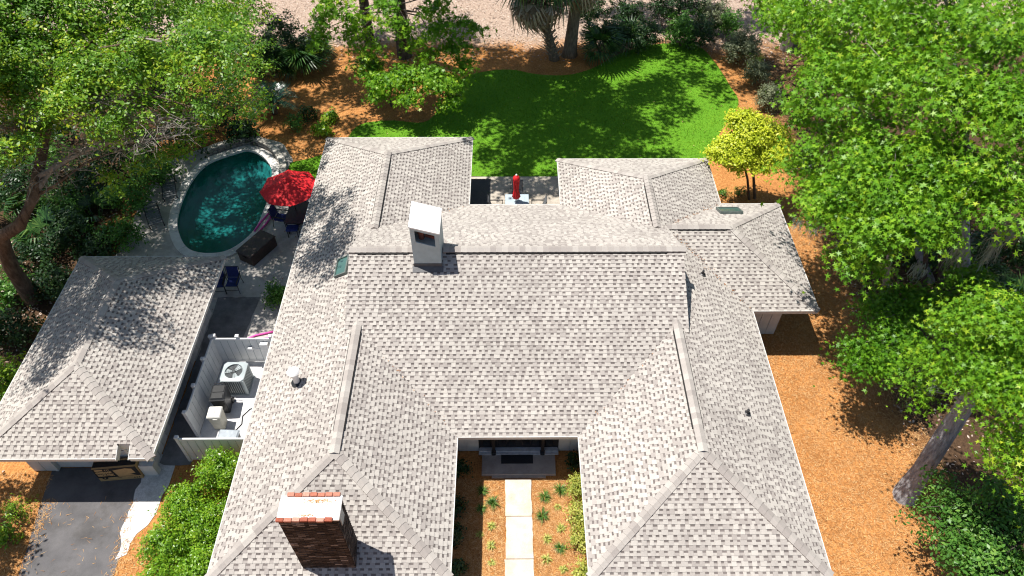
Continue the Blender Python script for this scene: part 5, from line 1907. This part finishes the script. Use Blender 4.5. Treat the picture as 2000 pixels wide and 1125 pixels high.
# --- live oak at the left
oak_t = [(*at(65, 585, 0), .32), (*at(22, 522, 2.5), .28), (*at(2, 462, 4.4), .26), (*at(38, 441, 5.2), .23), (*at(64, 388, 6.2), .20), (*at(80, 312, 7.2), .18), (*at(97, 222, 8.3), .14), (*at(150, 130, 9.6), .09)]
oak_l = [lobe(70, 60, 10, 2.4), lobe(210, 60, 10, 2.3), lobe(335, 65, 9.6, 2.0, w=.6), lobe(425, 85, 11, 1.35), lobe(105, 150, 9.6, 2.0, w=.9), lobe(240, 150, 9.6, 2.1, w=.8), lobe(350, 165, 9, 1.9, w=.65), lobe(440, 215, 9.0, 1.1), lobe(395, 265, 6.6, 1.1, w=.7),
         lobe(300, 235, 8.4, 1.4, w=.6), lobe(20, 180, 9.2, 1.8, w=.8), lobe(190, 235, 8.6, 1.4, w=.8), lobe(330, 315, 6.5, 1.0, w=.6), lobe(240, 340, 6, 1.2, w=.5), lobe(20, -20, 11, 2.6), lobe(170, -40, 11, 2.6), lobe(330, -20, 9.0, 1.5, w=.5), lobe(450, 15, 8.6, 1.8), lobe(-80, 120, 10, 2.4), lobe(-60, 20, 11, 2.4), (-19, 21.5, 11.6, 2.6, 2.4, 1.6, 1.3), (-18.6, 18.4, 11.2, 2.2, 2.0, 1.4, 1.3), (-17.2, 20.2, 11.8, 1.5, 1.4, 1.1, 1.2), (-21.5, 23.5, 12, 3, 3, 2), (-22, 19, 11, 2.6, 2.6, 1.8), (-22.5, 28, 12, 3, 3, 2), (-18.6, 16.2, 10.2, 1.5, 1.4, 1.1), (-17.8, 30.2, 10.6, 2.0, 1.9, 1.4), (-19.2, 33, 11.4, 2.3, 2.2, 1.5), (-21.5, 31, 11.6, 2.4, 2.4, 1.6), (-22, 36, 12, 2.6, 2.6, 1.6), lobe(475, 150, 7.0, 1.1, w=.9), lobe(472, 205, 7.4, 1.0), lobe(380, 25, 8, 1.3, w=.35), lobe(300, 5, 9, 1.5), lobe(455, 55, 10.6, 1.2), lobe(380, 95, 11.4, 1.1), lobe(405, 130, 11, 1.2), lobe(250, 85, 8.4, 1.5), lobe(490, 105, 5.4, 1.0), lobe(150, 90, 9, 1.6), lobe(40, 110, 9.4, 1.7), lobe(300, 120, 8.4, 1.3), lobe(170, 180, 8.8, 1.2, w=.9), lobe(60, 250, 8.2, 1.1, w=.9), lobe(110, 220, 9.6, 1.1, w=.8), lobe(20, 300, 9.0, 1.0, w=.8), lobe(-40, 330, 9.6, 1.4), lobe(60, 180, 9.4, 1.3), lobe(330, 200, 8.8, 1.1, w=.7)]
oak = tree('live_oak', 'huge spreading oak with bare grey limbs over the pool at the left', 'tree', oak_t, oak_l, 210000, .15, 'diamond', L_OAK, M['bark_brown'], .36, .5, .05, .14, M['bark_pale'], per=40, inner=.4, sub=6, limbs=9, up=1.5, tint=.05)
# bare twiggy limbs inside the oak
tw = MB(); oo = Vector((oak_t[0][0], oak_t[0][1], 0))
limbs = [[(80, 345, 6.8), (130, 312, 7.4), (200, 280, 7.9), (270, 275, 8.2), (335, 268, 8.2)], [(66, 380, 6.3), (100, 335, 6.9), (140, 305, 7.3), (200, 283, 7.9)], [(97, 230, 8.2), (150, 205, 8.9), (230, 190, 9.2), (320, 185, 9.2)], [(97, 225, 8.2), (60, 200, 8.8), (20, 190, 9.2)], [(150, 205, 8.9), (220, 225, 8.8), (300, 235, 8.7), (380, 230, 8.4)], [(90, 260, 7.8), (40, 250, 8.2), (0, 255, 8.4)]]
for li in limbs:
    P_ = [at(*q) - oo for q in li]
    b = MB(); pp = []
    for i in range(len(P_) - 1):
        for k in range(4):
            pp.append(P_[i].lerp(P_[i + 1], k / 4) + Vector((random.gauss(0, .03), random.gauss(0, .03), random.gauss(0, .03))))
    pp.append(P_[-1])
    r0 = .10 if li is limbs[0] or li is limbs[1] else .07
    b.tube(pp, [r0 * (1 - .7 * i / (len(pp) - 1)) for i in range(len(pp))], 7)
    b.build('branch', M['bark_pale'], oak, True)
    for q in pp[2:]:
        for k in range(4):
            e = q + Vector((random.gauss(.2, .8), random.gauss(0, .7), random.gauss(.1, .35)))
            m = bez(q, e, random.uniform(-.1, .2), 4, .07)
            tw.tube(m, [.024, .018, .013, .009, .005], 4, cap=False)
            for j in range(3):
                s = m[random.randint(1, 3)]
                e2 = s + Vector((random.gauss(0, .35), random.gauss(0, .35), random.gauss(.05, .2)))
                tw.tube(bez(s, e2, .03, 3, .03), [.011, .009, .007, .004], 3, cap=False)
tw.build('bare_twigs', M['bark_pale'], oak, False, 'stuff')


def moss(parent, px, py, z, L, n_=26):
    n_ *= 2; L *= .75
    p = at(px, py, z) - Vector(parent.location)
    V, T = [], []
    for i in range(n_):
        c = p + Vector((random.gauss(0, .13), random.gauss(0, .13), random.uniform(-.1, .1)))
        l = L * random.uniform(.4, 1.1)
        a = random.uniform(0, PI); s = Vector((math.cos(a), math.sin(a), 0)) * random.uniform(.006, .02)
        prev = c
        for k in range(4):
            nx = prev + Vector((random.gauss(0, .055), random.gauss(0, .055), -l / 4))
            V.append([prev - s, prev + s, nx + s * .8, nx - s * .8]); T.append(random.random())
            prev = nx; s = s * .8
    mesh_np('spanish_moss', np.array([[tuple(q) for q in v] for v in V]), 4, M['moss'], np.array(T), parent, 'stuff')


# --- star-leaved trees at the right
def gum(name, label, trunk, lobes, n_, size, moss_at=(), bk='bark', **kw):
    o = tree(name, label, 'tree', trunk, lobes, n_, size, 'star', L_GUM, M[bk], .5, .45, .05, .12, M['bark_pale'], 'star-leaved trees at the right', per=26, inner=.45, sub=6, **kw)
    for q in moss_at:
        moss(o, *q)
    return o


def trunk_to(base_px, top, r0, r1, lean=.15, k=5):
    b_ = at(*base_px)
    t = Vector(top)
    out = []
    for i in range(k + 1):
        f = i / k
        p = b_.lerp(t, f)
        p.x += lean * math.sin(PI * f) * random.uniform(.5, 1); p.y += lean * math.sin(PI * f) * random.uniform(-.5, .5)
        out.append((p.x, p.y, p.z, r0 + (r1 - r0) * f))
    return out


gA = [lobe(1560, 55, 8.6, 1.7), lobe(1690, 55, 9.6, 2.0), lobe(1640, 170, 8.6, 1.8), lobe(1590, 240, 7.4, 1.4), lobe(1720, 150, 9.6, 1.9), lobe(1570, 330, 6.0, 1.2), lobe(1640, 300, 7.2, 1.5), lobe(1705, 235, 8.6, 1.5), lobe(1760, 90, 9.8, 1.5), lobe(1620, 110, 8.6, 1.3), lobe(1540, -20, 8.6, 1.8), lobe(1660, -40, 10, 2.2)]
gum('sweetgum', 'tall star-leaved tree at the upper right nearest the yellow tree', trunk_to((1815, 548), at(1640, 140, 8.2), .2, .09), gA, 24000, .195, [(1765, 365, 6, 1.0), (1700, 250, 7.5, .8)])
gB = [lobe(1840, 60, 10.6, 2.2), lobe(1960, 90, 10.8, 2.2), lobe(1790, 190, 9.8, 1.9), lobe(1900, 210, 10, 2.0), lobe(1990, 240, 10, 2.0), lobe(1860, 320, 9, 1.8), lobe(1960, 370, 8.8, 1.8), lobe(1800, -40, 11, 2.3), lobe(1950, -40, 11.5, 2.4)]
gum('sweetgum', 'tallest star-leaved tree filling the top right corner', trunk_to((1880, 565), at(1880, 190, 9.4), .26, .1), gB, 25000, .20, [(1845, 400, 7, 1.8, 40), (1900, 330, 7.8, 1.4), (1950, 470, 6.5, 1.6, 34), (1985, 430, 7, 1.6, 34), (1830, 60, 9, 1.0)])
gC = [lobe(1740, 330, 8.2, 1.6), lobe(1650, 400, 6.8, 1.4), lobe(1770, 420, 7.6, 1.5), lobe(1690, 480, 6.2, 1.25), lobe(1610, 380, 5.4, .8, w=.8), lobe(1650, 500, 5.4, .6, w=.8)]
gum('sweetgum', 'bushy star-leaved tree with hanging moss beside the annex roof', trunk_to((1722, 590), at(1745, 400, 7.2), .15, .08), gC, 16500, .195, [(1590, 440, 4.5, .9), (1650, 480, 4.6, .8), (1560, 430, 4.6, .7), (1880, 480, 6, 1.6, 36), (1800, 520, 5, 1.0)])
# slim trunks standing under them
for px, py, tx, ty, tz, r, l in [(1805, 560, 1850, 480, 2.6, .12, 'slim curved trunk left of the largest trunk in the shade at the right'), (1835, 572, 1880, 480, 3.0, .13, 'slim dark trunk between two others in the shade at the right')]:
    tree('slim_tree', l, 'tree', trunk_to((px, py), at(1800 + (px - 1805), 380, 6.8), r, .06), [lobe(tx - 40, 310, 8, 1.0), lobe(tx + 20, 370, 7.6, 1.0)], 1600, .25, 'star', L_GUM, M['bark_dark'], group='slim trees on the right')

gD_t = [(*at(1766, 968, 0), .36), (*at(1800, 920, 1.3), .31), (*at(1842, 855, 2.9), .29), (*at(1885, 790, 4.4), .26), (*at(1915, 735, 5.8), .2), (*at(1935, 690, 7.2), .13)]
gD = [lobe(1895, 690, 7.4, .95), lobe(1985, 640, 8.2, 1.2), lobe(1835, 725, 6.6, .7), lobe(1935, 745, 7.4, .95), lobe(1995, 780, 7.6, 1.0), lobe(1970, 865, 6.4, .75), lobe(2000, 930, 6, .8), lobe(1920, 630, 7.8, .95), lobe(1860, 650, 7.0, .7, w=.8), lobe(1795, 770, 5.6, .4, w=.7)]
gum('sweetgum', 'star-leaved tree with thick leaning grey trunk in the straw at the lower right', gD_t, gD, 13500, .155, [(1830, 748, 6.2, .4, 14)], 'bark')
gE = [lobe(1715, 610, 4.0, .75), lobe(1755, 670, 3.5, .75), lobe(1690, 690, 3.4, .6), lobe(1720, 715, 3.2, .6), lobe(1665, 715, 3.1, .3), lobe(1825, 610, 4.2, .85), lobe(1890, 560, 4.6, .9), lobe(1765, 585, 4.2, .75), lobe(1730, 720, 3.0, .5, w=.8), lobe(1672, 690, 3.2, .3, w=.8)]
gum('sweetgum', 'shaded darker star-leaved tree spreading low over the straw, behind the leaning trunk', trunk_to((1850, 700), at(1790, 620, 4), .12, .06), gE, 10500, .16, (), 'bark_dark', tint=-.25)  # tint lowers the leaf tone: shade of the upper crowns put into colour
shr = [(*at(1960, 1010, 0), .1), (*at(1950, 1000, 1.2), .08), (*at(1940, 990, 2.4), .05)]
tree('broadleaf_bush', 'dense dark green bushy tree in the bottom right corner', 'tree', shr, [lobe(1850, 1030, 2.4, 1.0, rz=.9), lobe(1950, 1000, 3, 1.2, rz=1.0), lobe(1890, 1100, 2.4, 1.1, rz=.9), lobe(1990, 1080, 3, 1.2, rz=1), lobe(1960, 1150, 2.6, 1.3, rz=1), lobe(1840, 960, 2.0, .6)], 13000, .14, 'oval', L_MID, M['bark_dark'], .3, .6, per=24, sub=6)

# --- yellow-green ornamental tree
yt = [(*at(1474, 388, 0), .07), (*at(1472, 350, .9), .06), (*at(1470, 320, 1.8), .05), (*at(1465, 280, 2.8), .04)]
yo = tree('ornamental_tree', 'small yellow-green tree with two thin trunks beside the right wing', 'tree', yt, [lobe(1430, 290, 3.4, .95), lobe(1475, 255, 3.9, 1.0), lobe(1510, 300, 3.2, .85), lobe(1460, 300, 3.0, .7), lobe(1450, 235, 4.3, .65), lobe(1400, 300, 3.1, .45, w=.9), lobe(1480, 320, 2.8, .6, w=.7), lobe(1440, 322, 2.8, .45, w=.8), lobe(1520, 265, 3.7, .6)], 27000, .14, 'oval', L_YEL, M['bark_brown'], .22, .6, .03, .3, per=26, inner=.25, up=1.6)
b = MB(); o_ = Vector(yo.location)
b.tube([at(1463, 390, 0) - o_, at(1460, 350, .9) - o_, at(1452, 318, 1.8) - o_, at(1448, 285, 2.7) - o_], [.065, .055, .045, .03], 8)
b.build('trunk', M['bark_brown'], yo, True)

# --- sapling tree in the straw island, its leaves bright where the sun reaches them
st = [(*at(765, 208, 0), .06), (*at(762, 195, .5), .05), (*at(765, 170, 1.2), .045), (*at(775, 150, 2.0), .035)]
tree('dogwood', 'low spreading light green tree in the straw bed below the tall trunks', 'tree', st, [lobe(715, 130, 2.4, .75), lobe(745, 160, 2.2, .8), lobe(790, 150, 2.5, .9), lobe(835, 150, 2.6, .9), lobe(800, 190, 2.0, .6), lobe(870, 160, 2.4, .8), lobe(735, 185, 1.6, .45), lobe(880, 195, 1.7, .6, w=.7)], 7500, .2, 'star', L_GUM, M['bark_dark'], .34, .4, .03, .4, per=24)

# --- tall trees behind the lawn whose crowns stand above the picture and shade the garden
tallA = [(*at(790, 110, 0), .42), (-6.3, 40.6, 3), (-6.1, 40.4, 7), (-5.6, 39.8, 11), (-5, 39, 14)]
tallA = [tallA[0]] + [(*t_, r) for t_, r in zip(tallA[1:], (.38, .34, .26, .16))]
lowA = [lobe(750, 30, 5.0, 1.1, w=.9), lobe(690, 40, 4.4, .9, w=.8), lobe(860, 60, 4.2, 1.1, w=.9), lobe(800, 80, 3.6, .8, w=.8), lobe(720, 105, 3.0, .8, w=.8), lobe(890, 95, 3.4, .7, w=.7), lobe(640, 40, 4.2, .8, w=.8), lobe(625, 75, 3.0, .6, w=.7), lobe(700, 65, 3.8, .8, w=.8), lobe(850, 15, 5.4, 1.0, w=.9), lobe(915, 55, 4.0, .7, w=.7), lobe(835, 115, 3.0, .7, w=.8), lobe(770, 55, 4.4, .9, w=.8), lobe(905, 130, 2.6, .5, w=.7)]
hiA = [(-5.0, 38.2, 13.2, 2.9, 2.7, 1.7), (-1.8, 38.3, 14.2, 2.9, 2.5, 1.7), (1.4, 37.6, 13.4, 2.5, 2.3, 1.5), (-3.4, 35.2, 13.4, 2.7, 2.5, 1.6), (-.2, 35.0, 14, 2.6, 2.3, 1.6), (-6.4, 38.6, 15, 2.5, 2.2, 1.8), (-5.2, 40.8, 15.5, 3.0, 2.8, 2.0), (2.6, 34.9, 13, 1.6, 1.5, 1.1, .7), (-2, 32.6, 13.4, 1.9, 1.7, 1.2, .8), (1.2, 32.6, 13, 1.6, 1.4, 1.0, .6), (4.2, 38.6, 13.5, 2.0, 1.9, 1.3), (-2.6, 30.6, 12.6, 1.8, 1.2, 1.1, .8), (-.2, 30.4, 12.6, 1.6, 1.0, 1.0, .6), (3.0, 32.2, 13, 1.4, 1.1, 1.0, .7), (4.6, 36.4, 13.2, 1.5, 1.3, 1.1, .7), (-4.4, 32.0, 13, 1.6, 1.4, 1.1), (-3.2, 29.4, 12.6, 1.3, .8, .9, .8), (-4.6, 29.8, 12.6, 1.1, .8, .8, .9)]
hiA = [(*l[:6], (l[6] if len(l) > 6 else 1) * 2.2) for l in hiA]
tree('tall_gum', 'tall tree with thick dark trunk behind the straw bed, upper middle', 'tree', tallA, lowA + hiA, 40000, .27, 'star', L_GUM, M['bark_dark'], .5, .4, .05, .08, per=26, sub=5, limbs=14)
tallB = [(*at(722, 80, 0), .3), (-8.7, 42.5, 4, .27), (-8.8, 42.3, 9, .22), (-9, 42, 13, .14)]
tree('tall_gum', 'tall tree with thinner trunk left of the thick dark trunk', 'tree', tallB, [lobe(660, 10, 5.6, 1.0, w=.9), (-16.5, 36.6, 13, 2.0, 1.8, 1.3), (-13.6, 38.8, 13, 1.9, 1.7, 1.3), (-15.5, 33.6, 12.4, 1.7, 1.5, 1.1), (-17.5, 41.5, 13, 2.2, 2.0, 1.4), (-12.4, 35.0, 12.6, 1.0, .9, .8), (-11, 42.5, 13, 2.4, 2.4, 1.8), (-9, 45, 14, 2.6, 2.6, 2), (-13.0, 44, 12.5, 1.6, 1.6, 1.3)], 13000, .30, 'star', L_GUM, M['bark_dark'], .55, .4, .06, .15, per=26)
tallC = [(*at(1540, 95, 0), .5), (17.2, 41.6, 4, .42), (16.8, 41.4, 9, .34), (16, 41, 13, .2)]
tree('tall_gum', 'tall tree with dark trunk beyond the grey-green bushes at the upper right', 'tree', tallC, [lobe(1520, 40, 4.6, 1.2), lobe(1580, 70, 5.0, 1.3), lobe(1480, 15, 4.6, 1.0), lobe(1560, 20, 5.6, 1.4), (11, 41.4, 13, 1.9, 1.8, 1.4, 1), (8.2, 42.0, 13.2, 2.0, 1.7, 1.3, 1), (7.6, 38.4, 12.8, 1.2, 1.1, .9, .9), (5.2, 42.6, 13.4, 1.6, 1.5, 1.2), (4, 47.8, 13, 2.3, 2.1, 1.5), (8, 48, 13, 2.4, 2.1, 1.5), (12, 47, 13, 2.2, 2.0, 1.4), (.6, 47.6, 13, 1.5, 1.4, 1.1), (13.8, 39, 13, 1.7, 1.6, 1.2, .6), (15.8, 43, 14.5, 2.8, 2.6, 2), (6.4, 40.2, 13, 1.6, 1.4, 1.1, .6), (9.4, 38.8, 12.6, 1.2, 1.1, .9, .5)], 14500, .28, 'star', L_GUM, M['bark_dark'], .5, .4, .06, .1, per=26, sub=5)
# a tree past the lower left corner whose shade falls on the drive
tree('young_oak', 'young oak past the lower left corner beside the driveway', 'tree', [(-18.6, 9.6, 0, .16), (-18.5, 9.6, 2, .13), (-18.3, 9.5, 4, .1)], [(-18.6, 10.2, 5.2, 1.2, 1.1, .9), (-18.1, 9.0, 5.4, 1.1, 1.0, .8), (-19.4, 12, 5.4, 1.3, 1.3, 1.0), (-19.6, 10.6, 6, 1.2, 1.2, 1), (-17.9, 8.2, 4.8, .8, .7, .6)], 4800, .2, 'oval', L_OAK, M['bark_brown'], .35, .5, .05, .3)

# ================================================================== GROUND COVER
def excl(X, Y):
    k = np.zeros(len(X), bool)
    for (a, b_, c, d) in ((LX0 + .9, LX1 - .7, YF, YBL - .6), (RX0 + .7, RX1 - .7, YF, YBR - .6), (LX1 - .8, RX0 + .8, 12.3, 29.0), (RX1 - .8, AX - .9, AYF + .8, AYB - .6), (gx0 + .6, gx1 + 3.3, gy0 + .95, 21.0), (-.14, .8, 5, 12.4), (-12.9, -11.3, 10.2, 13)):
        k |= (X > a) & (X < b_) & (Y > c) & (Y < d)
    k |= inside([tuple(p) for p in LAWN], X, Y) | inside(PATCH, X, Y) | inside(DECK, X, Y)
    k |= inside([(-16.15, 12.8), (-12.75, 12.8), (-12.8, 5), (-15.5, 5)], X, Y)
    return ~k


def scatter(nn, x0, x1, y0, y1):
    X = R.uniform(x0, x1, nn); Y = R.uniform(y0, y1, nn)
    return X, Y


X1, Y1 = scatter(16000, -1.8, 2.4, 7, 12.4)
X2, Y2 = scatter(42000, 9, 15.5, 7.5, 27.5)
X3, Y3 = scatter(20000, -12, 4, 30, 43)
X4, Y4 = scatter(9000, -18, -11.8, 7.5, 12.6)
X5, Y5 = scatter(9000, 11.5, 18, 33, 43)
X = np.concatenate([X1, X2, X3, X4, X5]); Y = np.concatenate([Y1, Y2, Y3, Y4, Y5])
k = excl(X, Y); X, Y = X[k], Y[k]
Xe = np.concatenate([R.normal(-15.85, .16, 500), R.normal(-12.9, .10, 160), R.uniform(-15.8, -12.8, 70)]); Ye = R.uniform(8, 11.6, len(Xe))
X = np.concatenate([X, Xe]); Y = np.concatenate([Y, Ye])
nn = len(X)
a = R.uniform(0, 2 * PI, nn); L = R.uniform(.1, .24, nn)
d = np.stack([np.cos(a), np.sin(a), R.normal(0, .12, nn)], 1) * L[:, None] / 2
s = np.stack([-np.sin(a), np.cos(a), np.zeros(nn)], 1) * R.uniform(.004, .008, nn)[:, None]
c = np.stack([X, Y, R.uniform(.012, .04, nn)], 1)
V = np.stack([c - d - s, c + d, c - d + s], 1)
V[:, :, 2] = np.maximum(V[:, :, 2], .006)
mesh_np('pine_needles', V, 3, M['straw_needle'], R.random(nn), None, 'stuff')
# litter of dry leaves on the pale clearing and under the trees
X, Y = scatter(15000, -20, 22, 40, 50)
k = excl(X, Y) & (R.random(len(X)) < np.clip((Y - 39) / 4, .25, 1)); X, Y = X[k], Y[k]
X6, Y6 = scatter(1800, -24, -17.8, 12, 30)
X7, Y7 = scatter(1600, 14.5, 22, 8, 30)
X = np.concatenate([X, X6, X7]); Y = np.concatenate([Y, Y6, Y7])
P_ = np.stack([X, Y, np.full(len(X), .03)], 1)
V = leaf_polys(P_, np.array([0, 0, 1.0]) + R.normal(size=P_.shape) * .3, R.uniform(.07, .17, len(X)), 'oval')
V[:, :, 2] = np.maximum(V[:, :, 2], .008)
M['pale_litter'] = toned('pale_litter', [(0, (0.20, 0.13, 0.09)), (0.4, (0.42, 0.31, 0.24)), (1, (0.68, 0.57, 0.48))], 0.85, 8, 0.1, 0.05)
mesh_np('leaf_litter', V, 6, M['pale_litter'], R.random(len(X)), None, 'stuff')
# grass blades over the turf
X, Y = scatter(75000, -9, 13.5, 28, 42.6)
k = inside([tuple(p) for p in LAWN], X, Y); X, Y = X[k], Y[k]
Xp, Yp = scatter(5000, -11.3, -8, 28, 31.2)
k = inside(PATCH, Xp, Yp)
X = np.concatenate([X, Xp[k]]); Y = np.concatenate([Y, Yp[k]])
nn = len(X); a = R.uniform(0, 2 * PI, nn)
s = np.stack([np.cos(a), np.sin(a), np.zeros(nn)], 1) * .014
t = np.stack([R.normal(0, .04, nn), R.normal(0, .04, nn), R.uniform(.04, .085, nn)], 1)
c = np.stack([X, Y, np.full(nn, .025)], 1)
V = np.stack([c - s, c + s, c + t], 1)
L_GRASS = leafmat('grass_blade', [(0, (0.05, 0.17, 0.01)), (0.6, (0.17, 0.35, 0.014)), (1, (0.32, 0.49, 0.03))], 0.3, 0.6, 0.15)
mesh_np('grass', V, 3, L_GRASS, R.random(nn), None, 'stuff')
# a few leaves fallen on lawn, deck and drive
X, Y = scatter(420, -17, 13, 17, 41)
k = inside([tuple(p) for p in LAWN], X, Y) | (inside(DECK, X, Y) & ~inside([tuple(p) for p in POOL_OUT], X, Y)); X, Y = X[k], Y[k]
P_ = np.stack([X, Y, np.full(len(X), .09)], 1)
V = leaf_polys(P_, np.array([0, 0, 1.0]) + R.normal(size=P_.shape) * .4, R.uniform(.05, .1, len(X)), 'oval')
mesh_np('scattered_leaves', V, 6, M['dry_leaf'], R.random(len(X)), None, 'stuff')
